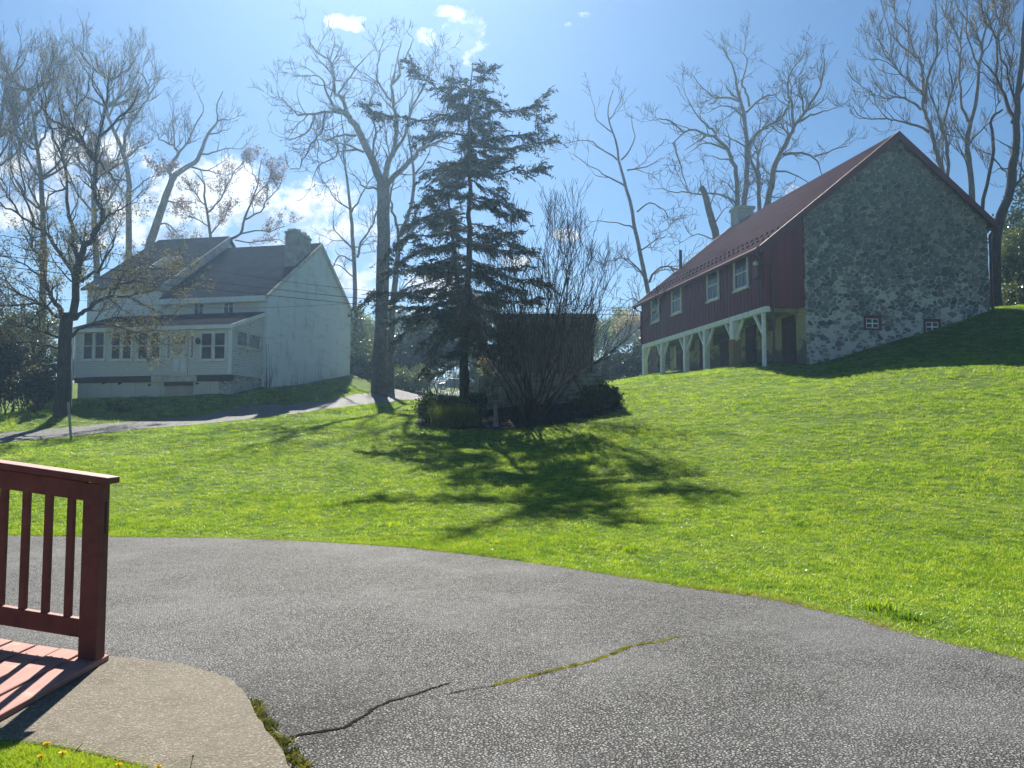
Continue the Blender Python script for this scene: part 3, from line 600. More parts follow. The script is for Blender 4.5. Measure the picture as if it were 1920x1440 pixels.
def rubble_face(par, x0, x1, z0, z1, top, holes, st=.028):
    rg = np.random.default_rng(77); cw, chh = .30, .165; nx, nz = int((x1 - x0) / cw) + 4, int((z1 - z0) / chh) + 4
    sx = (np.arange(nx)[None, :] - 1.5 + rg.uniform(-.46, .46, (nz, nx)) + .5 * (np.arange(nz) % 2)[:, None]) * cw + x0; sz = (np.arange(nz)[:, None] - 1.5 + rg.uniform(-.42, .42, (nz, nx))) * chh + z0; wt = rg.normal(0, .0035, (nz, nx)); val = rg.random((nz, nx, 3)); hh = rg.uniform(.012, .055, (nz, nx))
    gx = np.linspace(x0, x1, int((x1 - x0) / st)); gz_ = np.linspace(z0, z1, int((z1 - z0) / st)); X, Z = np.meshgrid(gx, gz_); wob = lambda a, b, c: np.sin(X * a + 1.3 * np.sin(Z * b) + c)
    Xw = X + .022 * wob(9, 7, 0) + .012 * wob(23, 17, 2); Zw = Z + .018 * wob(8, 11, 4) + .010 * wob(19, 25, 1); ci = np.clip(np.floor((Xw - x0) / cw + 1.5).astype(int), 2, nx - 3); cj = np.clip(np.floor((Zw - z0) / chh + 1.5).astype(int), 2, nz - 3)
    best = np.full(X.shape, 1e9); sec = best.copy(); bi = np.zeros(X.shape, int)
    for dj in (-2, -1, 0, 1, 2):
        for di in (-2, -1, 0, 1, 2):
            i, j = ci + di, cj + dj; d = np.sqrt((Xw - sx[j, i]) ** 2 + (1.55 * (Zw - sz[j, i])) ** 2 + 1e-9) + wt[j, i] * 8; up = d < best; sec = np.where(up, best, np.minimum(sec, d)); bi = np.where(up, j * nx + i, bi); best = np.where(up, d, best)
    ed = sec - best; h = hh.ravel()[bi]; e = np.clip(ed / .05, 0, 1); y = -(.004 + h * (e * (2 - e))); 
    for (a, b, c, d) in holes: y = np.where((X > a) & (X < b) & (Z > c) & (Z < d), .006, y)
    y[:, 0] = y[:, -1] = .004
    n = len(gx); k = (np.arange(len(gz_) - 1)[:, None] * n + np.arange(n - 1)[None]).ravel(); q = np.stack([k, k + 1, k + n + 1, k + n], 1); ok = (Z <= top(X) - .02).ravel(); q = q[ok[q].all(1)]
    me = mesh_np('rubble_face', np.stack([X.ravel(), y.ravel(), Z.ravel()], 1), q, mats=[m_rubble()], smooth=True)
    at = me.attributes.new('joint', 'FLOAT', 'POINT'); at.data.foreach_set('value', ed.ravel().astype(np.float32)); at = me.attributes.new('stone', 'FLOAT_COLOR', 'POINT'); at.data.foreach_set('color', np.concatenate([val.reshape(-1, 3)[bi.ravel()], np.ones((X.size, 1))], 1).astype(np.float32).ravel())
    return link('rubble_face', me, par)
def barn():
    fr = Frame(9.98, 30.0, 4.0, math.atan2(.189, .982)); B = empty('bank_barn', fr.o, fr.rz, 'stone bank barn with dark red board forebay on white posts and red metal roof', 'barn')
    z_ = lambda z: z - 4.0; Wd, Ln = 10.2, 13.8; xs = 1.715; zF = z_(6.47); zE = z_(8.92); xR = 5.98; zR = z_(13.72); zW = z_(10.38); sl = (zR - zE) / xR; sr = (zR - zW) / (Wd - xR)
    zl = lambda x: zE + sl * x
    # stone shell: near gable, far gable, uphill wall, inner wall under the forebay
    m = MB(); m.prism([(xs, 0, -2.5), (Wd, 0, -2.5), (Wd, 0, zW), (xR, 0, zR), (xs, 0, zl(xs))], (0, .5, 0)); gw = m.build('stone_gable_wall', M_STONEB, B)
    wins = [(fr.hit(a, b, 1, 0), fr.hit(c, d, 1, 0)) for (a, c, b, d) in ((1619, 1652, 591, 619), (1731, 1764, 597.5, 626))]
    rubble_face(gw, xs, Wd, -1.2, zR, lambda x: np.where(x < xR, zl(x), zR - sr * (x - xR)), [(p[0] - .03, q_[0] + .03, q_[2] - .03, p[2] + .03) for p, q_ in wins])
    m = MB(); m.prism([(xs, Ln - .5, -2.5), (Wd, Ln - .5, -2.5), (Wd, Ln - .5, zW), (xR, Ln - .5, zR), (xs, Ln - .5, zl(xs))], (0, .5, 0)); m.box(Wd - .5, Wd - .004, .502, Ln - .502, -2.5, zW - .05); build_each(m, 'stone_back_wall', M_STONEB, B)
    m = MB(); m.box(xs + .002, xs + .45, .502, Ln - .502, -2.5, zF + .1); m.box(xs - .01, xs + .45, -.006, .498, -2.5, zF - .005); build_each(m, 'limewashed_wall', M_PLASTER, B)
    # forebay boards and battens
    m = MB(); m.box(0, .08, .05, Ln - .05, zF, zE - .02); m.build('forebay_front_boards', M_BARNRED, B)
    m = MB()
    for y in np.arange(.2, Ln - .1, .305): m.box(-.028, -.003, y, y + .05, zF, zE - .1)
    m.build('batten', M_REDTRIM, B)
    m = MB(); m.prism([(.002, .06, zF), (xs - .015, .06, zF), (xs - .015, .06, zl(xs) - .1), (.002, .06, zE - .1)], (0, .08, 0)); m.prism([(.002, Ln - .14, zF), (xs, Ln - .14, zF), (xs, Ln - .14, zl(xs) - .1), (.002, Ln - .14, zE - .1)], (0, .08, 0)); build_each(m, 'forebay_side_boards', M_BARNRED_X, B)
    m = MB(); m.box(.085, xs, .15, Ln - .15, zF + .01, zF + .07)
    for y in np.arange(.5, Ln - .3, .75): m.box(.2, xs - .01, y, y + .12, zF - .16, zF + .005)
    m.build('forebay_floor', plain('grey_joists', (.32, .31, .28), .8, .2, .3, 3), B)
    m = MB(); m.box(.0, .2, .05, Ln - .05, zF - .22, zF - .004); m.build('sill_beam', M_POSTWHITE, B)
    # roof
    ov, th = .32, .10; og = .22
    m = MB(); m.prism([(-ov, -og, zE - sl * ov), (xR, -og, zR), (xR, -og, zR + th * 1.25), (-ov, -og, zE - sl * ov + th * 1.25)], (0, Ln + 2 * og, 0)); m.build('front_roof_slope', M_ROOFRED, B)
    m = MB(); m.prism([(xR + .003, -og, zR), (Wd + ov, -og, zW - sr * ov), (Wd + ov, -og, zW - sr * ov + th * 1.25), (xR + .003, -og, zR + th * 1.25)], (0, Ln + 2 * og, 0)); m.build('rear_roof_slope', M_ROOFRED, B)
    m = MB(); f0 = -og - .035
    for (ya, yb) in ((f0, -og - .004), (Ln + og + .004, Ln + og + .035)):
        m.prism([(-ov - .02, ya, zE - sl * ov - .16), (xR, ya, zR - .20), (xR, ya, zR + .15), (-ov - .02, ya, zE - sl * ov + .14)], (0, yb - ya, 0))
        m.prism([(xR + .003, ya, zR - .20), (Wd + ov, ya, zW - sr * ov - .16), (Wd + ov, ya, zW - sr * ov + .14), (xR + .003, ya, zR + .15)], (0, yb - ya, 0))
    m.prism([(-ov + .02, -og, zE - sl * ov - .03), (xR, -og, zR - .03), (xR, -og, zR - .004), (-ov + .02, -og, zE - sl * ov - .004)], (0, .2, 0)); build_each(m, 'rake_board', M_REDTRIM, B)
    m = MB(); m.tube([(-ov - .09, -og, zE - sl * ov + .02), (-ov - .09, Ln + og, zE - sl * ov + .0)], .075, 8); m.box(-ov - .012, -ov - .003, -og, Ln + og, zE - sl * ov - .08, zE - sl * ov + .1); m.tube([(Wd + ov + .08, -og, zW - sr * ov), (Wd + ov + .08, Ln + og, zW - sr * ov)], .075, 8); build_each(m, 'gutter', M_REDTRIM, B)
    m = MB(); g = zE - sl * ov
    m.tube([(-ov - .09, Ln, g - .05), (-ov + .05, Ln, g - .22), (-.06, Ln - .1, g - .3), (-.06, Ln - .1, zF)], .045, 8)
    m.tube([(-ov - .09, .15, g - .05), (-.07, .12, g - .30), (-.07, .02, g - .45), (.25, -.02, g - .6), (.3, -.02, zF + .05), (.3, -.03, -.3)], .045, 8)
    m.tube([(Wd + ov, -.05, zW - .35), (Wd + .08, -.06, zW - .62), (Wd + .06, -.06, -.5)], .06, 8); build_each(m, 'downspout', M_REDTRIM, B)
    # rows of snow guards along the lower roof
    g0 = MB(); g0.box(-.022, .022, -.04, .04, 0, .045); g0.box(-.09, .03, -.035, .035, -.03, .012); first = None; n = 0
    for row, x in enumerate((.25, .75)):
        for y in np.arange(.1 + .15 * row, Ln, .42):
            z = zE + sl * x + th * 1.25 + .02
            if first is None: o = first = g0.build('snow_guard', plain('dark_guard_metal', (.02, .014, .016), .8, .0), B)
            else: o = first.copy(); COL.objects.link(o)
            o.parent = B; o.location = (x, y, z); o.rotation_euler = (0, -math.atan(sl), 0)
    # ridge chimney and stove pipe
    m = MB(); m.box(xR - .48, xR + .48, Ln - 1.15, Ln - .2, zR - 1.2, zR + .62); m.box(xR - .55, xR + .55, Ln - 1.22, Ln - .13, zR + .62, zR + .80); m.build('chimney', plain('pale_chimney_render', (.46, .45, .44), .85, .2, .2, 3), B)
    q = fr.hit(1276, 480, 1, Ln - .4); m = MB(); m.tube([(q[0], Ln - .4, zl(q[0]) - .2), (q[0], Ln - .4, fr.hit(1276, 469, 1, Ln - .4)[2])], .09, 10); m.build('stove_pipe', plain('rusty_pipe', (.13, .07, .05), .7, .3), B)
    # forebay windows
    for (u0, u1, v0, v1) in ((1376.9, 1403.5, 487.4, 547.4), (1326.6, 1348.5, 511.6, 567), (1260.5, 1278.6, 540.8, 591), (1222.2, 1236.7, 560, 606)):
        a = fr.hit(u0, v0, 0, 0); b = fr.hit(u0, v1, 0, 0); c = fr.hit(u1, v0, 0, 0); window_on(B, fr, 0, -.004, -1, c[1], a[1], b[2], a[2], M_POSTWHITE, bars=(1, 2), fw=.075, pane=M_PANEB, proud=.06)
    # posts with braces
    def post(u, w0, w1, vb, lower=None, side=(1, 1)):
        q = fr.hit(u, vb, 0, .1); y = q[1]; zg = gz(*fr.world((.1, y, 0))[:2]) - 4.0 - .25; zt = zF - .223
        m = MB(); m.box(.1 - w0 / 2, .1 + w0 / 2, y - w1 / 2, y + w1 / 2, zg if lower is None else zg + lower + .26, zt); o = m.build('post', M_POSTWHITE, B, bevel=.012)
        if lower is not None:
            m = MB(); m.box(.1 - w0 / 2 - .02, .1 + w0 / 2 + .02, y - w1 / 2 - .03, y + w1 / 2 + .03, zg, zg + lower + .255); m.build('timber_splice', M_NEWWOOD, o)
        m = MB()
        for s_, k in ((1, side[0]), (-1, side[1])):
            if k: m.beam((.1, y + s_ * (w1 / 2 - .02), zt - .85), (.1, y + s_ * (w1 / 2 + .62), zt - .02), .09, .10, (1, 0, 0))
        build_each(m, 'brace', M_POSTWHITE, o)
    post(1433.5, .13, .13, 689, side=(1, 0)); post(1378.5, .34, .30, 690, 1.15); post(1325, .26, .24, 694); post(1287, .24, .24, 698); post(1243, .22, .22, 702); post(1209.5, .26, .24, 704, side=(0, 1))
    # doors and louvred vents of the stable wall
    for (u0, u1, v0) in ((1467, 1492, 597), (1399, 1417.5, 614), (1351, 1370, 625), (1313, 1319.5, 636), (1269, 1281, 648)):
        a, b = fr.hit(u0, v0, 0, xs), fr.hit(u1, v0, 0, xs); zt = a[2]; y0, y1 = sorted((a[1], b[1])); y0 = max(y0, .55)
        m = MB(); m.box(xs - .05, xs - .012, y0, y1, -1.2, zt); d = m.build('stable_door', M_REDDOOR, B)
        m = MB(); m.box(xs - .075, xs - .052, y0 + .05, y1 - .05, .45, .6); m.box(xs - .075, xs - .052, y0 + .05, y1 - .05, zt - .45, zt - .3); build_each(m, 'ledge', M_REDTRIM, d)
        m = MB(); m.box(xs - .1, xs - .052, y0 + .1, y0 + .14, 1.0, 1.2); m.build('latch', M_DARKWOOD, d)
    for (u0, u1, v0, v1) in ((1441, 1454, 599, 622), (1338.6, 1350, 629, 648), (1291.7, 1303, 642, 660)):
        a, b = fr.hit(u0, v0, 0, xs), fr.hit(u1, v0, 0, xs); c = fr.hit(u0, v1, 0, xs); y0, y1 = sorted((a[1], b[1]))
        m = MB(); m.box(xs - .03, xs - .012, y0, y1, c[2], a[2])
        for z in np.arange(c[2] + .04, a[2] - .03, .1): m.hexa([(xs - .07, y0, z), (xs - .035, y0, z + .05), (xs - .035, y1, z + .05), (xs - .07, y1, z), (xs - .07, y0, z + .02), (xs - .035, y0, z + .07), (xs - .035, y1, z + .07), (xs - .07, y1, z + .02)])
        m.build('louvred_vent', plain('grey_louvre', (.16, .16, .16), .7, .2), B)
    # small gable windows in red frames
    for (u0, u1, v0, v1) in ((1619, 1652, 591, 619), (1731, 1764, 597.5, 626)):
        a, b = fr.hit(u0, v0, 1, 0), fr.hit(u1, v1, 1, 0); m = MB()
        x0, x1, z0, z1 = a[0], b[0], b[2], a[2]; f = .13
        m.box(x0, x0 + f * .7, -.03, -.004, z0, z1); m.box(x1 - f, x1, -.03, -.004, z0, z1); m.box(x0 + f * .7, x1 - f, -.03, -.004, z1 - f, z1); m.box(x0 + f * .7, x1 - f, -.03, -.004, z0, z0 + f * .5)
        s_ = m.build('casing', plain('faded_red_casing', (.13, .045, .045), .7, .2), B); window_on(s_, fr, 1, -.002, -1, x0 + f * .7, x1 - f, z0 + f * .5, z1 - f, M_POSTWHITE, bars=(2, 2), fw=.025, proud=.02, sill=False)
    # lamp box on the forebay
    q = fr.hit(1424, 505, 0, -.03); m = MB(); m.box(-.2, -.031, q[1] - .14, q[1] + .14, q[2] - .32, q[2] + .12); m.box(-.26, -.03, q[1] - .2, q[1] + .2, q[2] - .38, q[2] - .33); w = m.build('bird_box', M_REDTRIM, B)
    m = MB(); m.lathe([(.02, -.12), (.11, -.1), (.11, .02), (.03, .1)], (-.16, q[1] + .05, q[2] + .26), 10); m.build('flood_lamp', M_WORN, w)
    # overlapping quoin stones along the near corner
    return fr
BARN = barn()
# ------------------------------------------------------------------ trees
def m_bark(name, c, c2, rough=.9):
    t = NT(name); v = t.coord((9, 9, 1.3)); n = t.noise(v, 3, 5, .7, .6); n2 = t.noise(t.coord(), 1.3, 4)
    col = t.mix(t.rng(n, .35, .68), c, c2); col = t.mix(t.math('MULTIPLY', t.rng(n2, .5, .75), .5), col, tuple(x * 1.3 for x in c2)); t.set(col, rough, .15); t.bump(n, .7, .03); return t.m
M_BARK = m_bark('grey_bark', (.065, .057, .052), (.19, .168, .15)); M_BARKD = m_bark('dark_bark', (.022, .019, .017), (.075, .062, .052)); M_TWIG = plain('twig_bark', (.070, .058, .054), .85, .15, .25, 2, 0)
M_TWIGP = plain('pale_twig_bark', (.15, .125, .11), .85, .15, .25, 2, 0)
M_BUDRED = leafy('red_buds', (.11, .05, .045), (.22, .12, .10), .3); M_BUDPALE = leafy('pale_buds', (.13, .105, .10), (.26, .22, .20), .3)
M_LEAFY = leafy('spring_maple_leaves', (.060, .072, .028), (.15, .13, .075), .4); M_LEAFG = leafy('young_green_leaves', (.05, .085, .015), (.15, .19, .035), .5)
M_YEW = leafy('dark_evergreen_leaves', (.008, .016, .008), (.028, .045, .018), .15); M_SPRUCE = leafy('spruce_needles', (.010, .020, .014), (.030, .045, .026), .15)
M_BOX = leafy('boxwood_leaves', (.012, .028, .008), (.04, .07, .02), .3); M_LAUREL = leafy('glossy_shrub_leaves', (.035, .065, .012), (.12, .15, .03), .35, .3, 1.2)
M_DRY = leafy('dry_tan_grass', (.16, .12, .07), (.38, .32, .2), .4)

class Tubes:
    def __init__(s): s.p = []
    def add(s, pts, r, sides): s.p.append((np.asarray(pts, float), np.asarray(r, float), sides))
    def arrays(s):
        groups = {}
        for pts, r, k in s.p: groups.setdefault((len(pts), k), []).append((pts, r))
        V, Q, off = [], [], 0
        for (n, k), lst in groups.items():
            A = np.stack([a for a, _ in lst]); Rr = np.stack([b for _, b in lst]); B = len(lst)
            T = np.empty_like(A); T[:, 1:-1] = A[:, 2:] - A[:, :-2]; T[:, 0] = A[:, 1] - A[:, 0]; T[:, -1] = A[:, -1] - A[:, -2]
            T /= np.linalg.norm(T, axis=2, keepdims=True) + 1e-9
            mean = T.mean(1); ax = np.argmin(np.abs(mean), axis=1); ref = np.eye(3)[ax][:, None, :]
            X = np.cross(T, ref); X /= np.linalg.norm(X, axis=2, keepdims=True) + 1e-9; Y = np.cross(T, X)
            th = np.arange(k) * 2 * math.pi / k
            ring = A[:, :, None, :] + Rr[:, :, None, None] * (X[:, :, None, :] * np.cos(th)[None, None, :, None] + Y[:, :, None, :] * np.sin(th)[None, None, :, None])
            V.append(ring.reshape(-1, 3)); b = off + np.arange(B)[:, None, None] * n * k; i = np.arange(n - 1)[None, :, None] * k; j = np.arange(k)[None, None, :]; j2 = (j + 1) % k
            q = np.stack([b + i + j, b + i + j2, b + i + k + j2, b + i + k + j], -1).reshape(-1, 4); Q.append(q); off += B * n * k
        return (np.concatenate(V), np.concatenate(Q)) if V else (np.zeros((0, 3)), np.zeros((0, 4), int))

def leaf_quads(pos, size, rg, elong=1.6, dirs=None, jitter=.35):
    n = len(pos); d = rg.normal(size=(n, 3)) if dirs is None else dirs + rg.normal(0, jitter, (n, 3)); d /= np.linalg.norm(d, axis=1, keepdims=True) + 1e-9
    w = np.cross(d, rg.normal(size=(n, 3))); w /= np.linalg.norm(w, axis=1, keepdims=True) + 1e-9
    s = size * rg.uniform(.6, 1.35, (n, 1)); a = d * s * elong * .5; b = w * s * .5
    V = np.stack([pos - a, pos + b * .9 - a * .1, pos + a, pos - b * .9 - a * .1], 1).reshape(-1, 3); Q = np.arange(n * 4).reshape(n, 4); return V, Q

def unit(v): return v / (np.linalg.norm(v) + 1e-9)
class Tree:
    """limbs are given or grown, then branch recursively down to twigs"""
    def __init__(s, seed, dens, length, rad, ang=50, up=.10, wig=.18, maxlvl=3, twig_r=.011, t0=.15):
        s.rg = np.random.default_rng(seed); s.dens, s.length, s.rad, s.ang, s.up, s.wig, s.maxlvl, s.twig_r, s.t0 = dens, length, rad, ang, up, wig, maxlvl, twig_r, t0
        s.wood = Tubes(); s.twigs = Tubes(); s.tips = []; s.limbs = []
    def smooth(s, pts, r, k=3, jit=.0):
        pts = np.asarray(pts, float); n = len(pts); out = []; rr = []
        ext = np.vstack([2 * pts[0] - pts[1], pts, 2 * pts[-1] - pts[-2]])
        for i in range(n - 1):
            p0, p1, p2, p3 = ext[i:i + 4]
            for j in range(k):
                t = j / k; out.append(.5 * ((2 * p1) + (-p0 + p2) * t + (2 * p0 - 5 * p1 + 4 * p2 - p3) * t * t + (-p0 + 3 * p1 - 3 * p2 + p3) * t ** 3)); rr.append(r[i] * (1 - t) + r[i + 1] * t)
        out.append(pts[-1]); rr.append(r[-1]); out = np.array(out)
        if jit: out[1:-1] += s.rg.normal(0, jit, out[1:-1].shape)
        return out, np.array(rr)
    def limb_px(s, px, d, r0, r1, spread=.6, trunk=False, sub=True, d_end=None):
        """limb traced through (u, v); gets its own depth drift"""
        n = len(px); start_d = d; px = np.array(px, float)
        if not trunk and s.limbs:
            best = 1e9
            for (lp, ldep, lpts) in s.limbs:
                dd = np.hypot(*(lp - px[0]).T); k = dd.argmin()
                if dd[k] < best: best = dd[k]; start_d = ldep[k]
        L = np.concatenate([[0], np.cumsum(np.hypot(*np.diff(px, axis=0).T))]) * d / F
        dep = start_d + (0 if trunk else s.rg.choice([-1, 1]) * s.rg.uniform(.25, 1) * spread) * L
        if d_end is not None: dep = np.linspace(start_d, d_end, n)
        pts = np.array([P(u, v, q) for (u, v), q in zip(px, dep)]); r = np.linspace(r0, r1, n) * d / F
        if trunk and r0 > 0: pts[0, 2] -= .5; r[0] *= 1.35
        # dense 2-D record for attachment
        ii = np.linspace(0, n - 1, 6 * n); s.limbs.append((np.stack([np.interp(ii, range(n), px[:, 0]), np.interp(ii, range(n), px[:, 1])], 1), np.interp(ii, range(n), dep), None))
        pts, r = s.smooth(pts, r, 3, .02 if trunk else .045)
        s.wood.add(pts, r, 10 if r0 > 6 else 7); 
        if sub: s.spawn(pts, r, 1)
    def grow(s, p, d, L, r, lvl):
        n = 5 if lvl <= 2 else 3; pts = [p]; d = unit(d)
        for i in range(n): d = unit(d + s.rg.normal(0, s.wig, 3) + np.array([0, 0, s.up])); p = p + d * L / n; pts.append(p)
        rr = np.linspace(r, max(s.twig_r * .55, r * .35), n + 1); pts = np.array(pts)
        (s.wood if lvl == 1 else s.twigs).add(pts, rr, 5 if lvl == 1 else 3)
        if lvl >= 2: s.tips.append(pts)
        if lvl < s.maxlvl: s.spawn(pts, rr, lvl + 1)
    def spawn(s, pts, r, lvl):
        seg = np.linalg.norm(np.diff(pts, axis=0), axis=1); L = seg.sum(); cum = np.concatenate([[0], np.cumsum(seg)]) / L
        n = s.rg.poisson(s.dens[lvl] * L * (1 - s.t0)) + (1 if lvl > 1 else 0)
        for k in range(n):
            t = s.rg.uniform(s.t0, 1.0) if k else .97; i = min(np.searchsorted(cum, t, 'right') - 1, len(pts) - 2); f = (t - cum[i]) / (cum[i + 1] - cum[i] + 1e-9)
            p = pts[i] + (pts[i + 1] - pts[i]) * f; tan = unit(pts[i + 1] - pts[i]); q = unit(np.cross(tan, s.rg.normal(size=3)))
            a = R(s.rg.normal(s.ang, 11)) * (.55 if t > .9 else 1); d = tan * math.cos(a) + q * math.sin(a); l = s.length[lvl] * s.rg.uniform(.5, 1.25) * (1.15 - .5 * t)
            rad = r[i] + (r[i + 1] - r[i]) * f; s.grow(p, d, l, max(s.twig_r, min(rad * .65, s.rad[lvl])), lvl)
    def finish(s, name, label, cat, base, group=None, bark=M_BARK, twig=M_TWIG, leaf=None, nleaf=0, lsize=.08, lmin=0.0, rg=None, clump=.12, zmax=None, leaf_r=None):
        root = empty(name, base, 0, label, cat, group)
        V, Q = s.wood.arrays(); root_o = np.array(base); link('trunk', mesh_np('trunk', V - root_o, Q, mats=[bark], smooth=True), root)
        V, Q = s.twigs.arrays(); qm = np.zeros(len(Q), int); mats = [twig]
        if leaf and nleaf:
            tip = [t for t in s.tips if zmax is None or t[:, 2].mean() < zmax] or s.tips; idx = s.rg.integers(0, len(tip), nleaf); pos = np.empty((nleaf, 3))
            for j, i in enumerate(idx): t = tip[i]; k = s.rg.integers(1, len(t)); f = s.rg.random(); pos[j] = t[k - 1] * (1 - f) + t[k] * f
            pos += s.rg.normal(0, clump, pos.shape); LV, LQ = leaf_quads(pos, lsize, s.rg); Q = np.concatenate([Q, LQ + len(V)]); V = np.concatenate([V, LV]); qm = np.concatenate([qm, np.ones(len(LQ), int)]); mats = [twig, leaf]
        link('crown', mesh_np('crown', V - root_o, Q, mats=mats, qm=qm), root); return root

def base_of(u, v, d): p = P(u, v, d); return (p[0], p[1], gz(p[0], p[1]))
G_BARE = 'bare trees behind the buildings'
def trunk_from_ground(T, u, v, d, px, r0, r1):
    """trunk that starts in the ground under pixel column u"""
    p = P(u, v, d); p[2] = gz(p[0], p[1]); q = p - EYE; y = q[1] * math.cos(PITCH) + q[2] * math.sin(PITCH); z = -q[1] * math.sin(PITCH) + q[2] * math.cos(PITCH)
    T.limb_px([(960 + F * q[0] / y, 720 - F * z / y)] + px, d, r0, r1, trunk=True, sub=False); return tuple(p)

WAL = dict(dens={1: 1.75, 2: 2.5, 3: 2.5}, length={1: 2.0, 2: 1.05, 3: .55}, rad={1: .055, 2: .030, 3: .019}, ang=50, up=.10, wig=.18, twig_r=.015)
def walnut_center():
    T = Tree(61, **WAL); b = trunk_from_ground(T, 712, 700, 46, [(713, 640), (716, 560), (720, 440), (718, 345)], 13, 12)
    for px, a, c in [([(716, 350), (705, 318), (698, 300), (680, 262), (662, 230), (650, 215), (635, 209), (622, 208)], 8, 4.5),
        ([(642, 212), (622, 196), (612, 164), (598, 145), (573, 140)], 3.5, .8), ([(654, 218), (639, 181), (627, 172), (621, 118), (603, 103), (588, 91), (569, 62)], 4, .7),
        ([(634, 176), (656, 142), (676, 118), (698, 94)], 2.2, .6), ([(622, 210), (593, 213), (561, 215), (537, 196), (530, 172)], 3, .6), ([(590, 214), (581, 245), (552, 259), (525, 257)], 2.2, .6),
        ([(610, 213), (605, 245), (588, 264), (571, 293), (561, 313), (544, 318)], 2.4, .6), ([(668, 254), (637, 252), (615, 264), (600, 262)], 2.5, .8), ([(682, 285), (651, 271), (627, 271)], 2.6, 1),
        ([(632, 272), (629, 296), (600, 308), (586, 337)], 1.8, .6), ([(719, 350), (727, 305), (739, 281), (744, 250), (744, 220), (737, 191), (735, 160), (749, 142), (746, 110), (752, 85)], 6, .8),
        ([(736, 190), (715, 167), (707, 142), (710, 113), (720, 74)], 2.5, .6), ([(749, 135), (763, 99), (776, 74)], 2, .6), ([(724, 348), (749, 322), (773, 298), (790, 279), (812, 269), (840, 255), (870, 235)], 6, 1.2),
        ([(790, 279), (815, 240), (835, 190), (850, 140)], 3, .7), ([(712, 356), (683, 349), (671, 335), (656, 325)], 2.2, .7), ([(735, 290), (760, 250), (775, 200), (800, 150), (812, 110)], 3.5, .6), ([(698, 300), (703, 250), (692, 200), (705, 170)], 2.6, .7)]: T.limb_px(px, 46, a, c)
    T.finish('bare_tree', 'tall bare walnut tree whose thick pale trunk forks low, right of the white house', 'tree', b, G_BARE)
def thin_a():
    T = Tree(62, **WAL); b = trunk_from_ground(T, 664, 700, 57, [(665, 600), (665, 522), (661, 440), (657, 392), (652, 349), (645, 293), (645, 257), (640, 215)], 5, 1)
    for px, a, c in [([(650, 330), (646, 310), (629, 269), (622, 230)], 1.8, .6), ([(670, 482), (678, 455), (695, 427), (704, 401)], 2.6, 1), ([(661, 467), (650, 453), (628, 432), (624, 406)], 1.8, .6), ([(662, 490), (640, 479), (628, 493), (620, 515)], 1.6, .6),
        ([(656, 392), (630, 375), (615, 350)], 1.6, .6), ([(658, 400), (675, 370), (690, 345), (700, 330)], 2, .6), ([(664, 520), (640, 500), (615, 497)], 1.5, .6), ([(704, 401), (712, 380), (716, 350)], 1.4, .6)]: T.limb_px(px, 57, a, c)
    T.finish('bare_tree', 'slender bare tree standing just behind the right edge of the white gable', 'tree', b, G_BARE)
def thin_b():
    T = Tree(63, **WAL); b = trunk_from_ground(T, 731, 690, 50, [(732, 640), (737, 569), (744, 498), (747, 458), (763, 411), (772, 380), (776, 330), (772, 290), (764, 245), (770, 200)], 7, 1)
    for px, a, c in [([(747, 458), (742, 415), (733, 385), (737, 340), (752, 300)], 3.4, .8), ([(751, 470), (772, 430), (803, 417), (830, 415)], 2.5, .7), ([(744, 500), (722, 470), (700, 450)], 1.6, .6), ([(776, 330), (800, 300), (812, 270)], 2, .6), ([(740, 560), (765, 530), (780, 520)], 1.6, .6)]: T.limb_px(px, 50, a, c)
    T.finish('bare_tree', 'bare tree with a forked trunk tight behind the thick walnut trunk', 'tree', b, G_BARE)
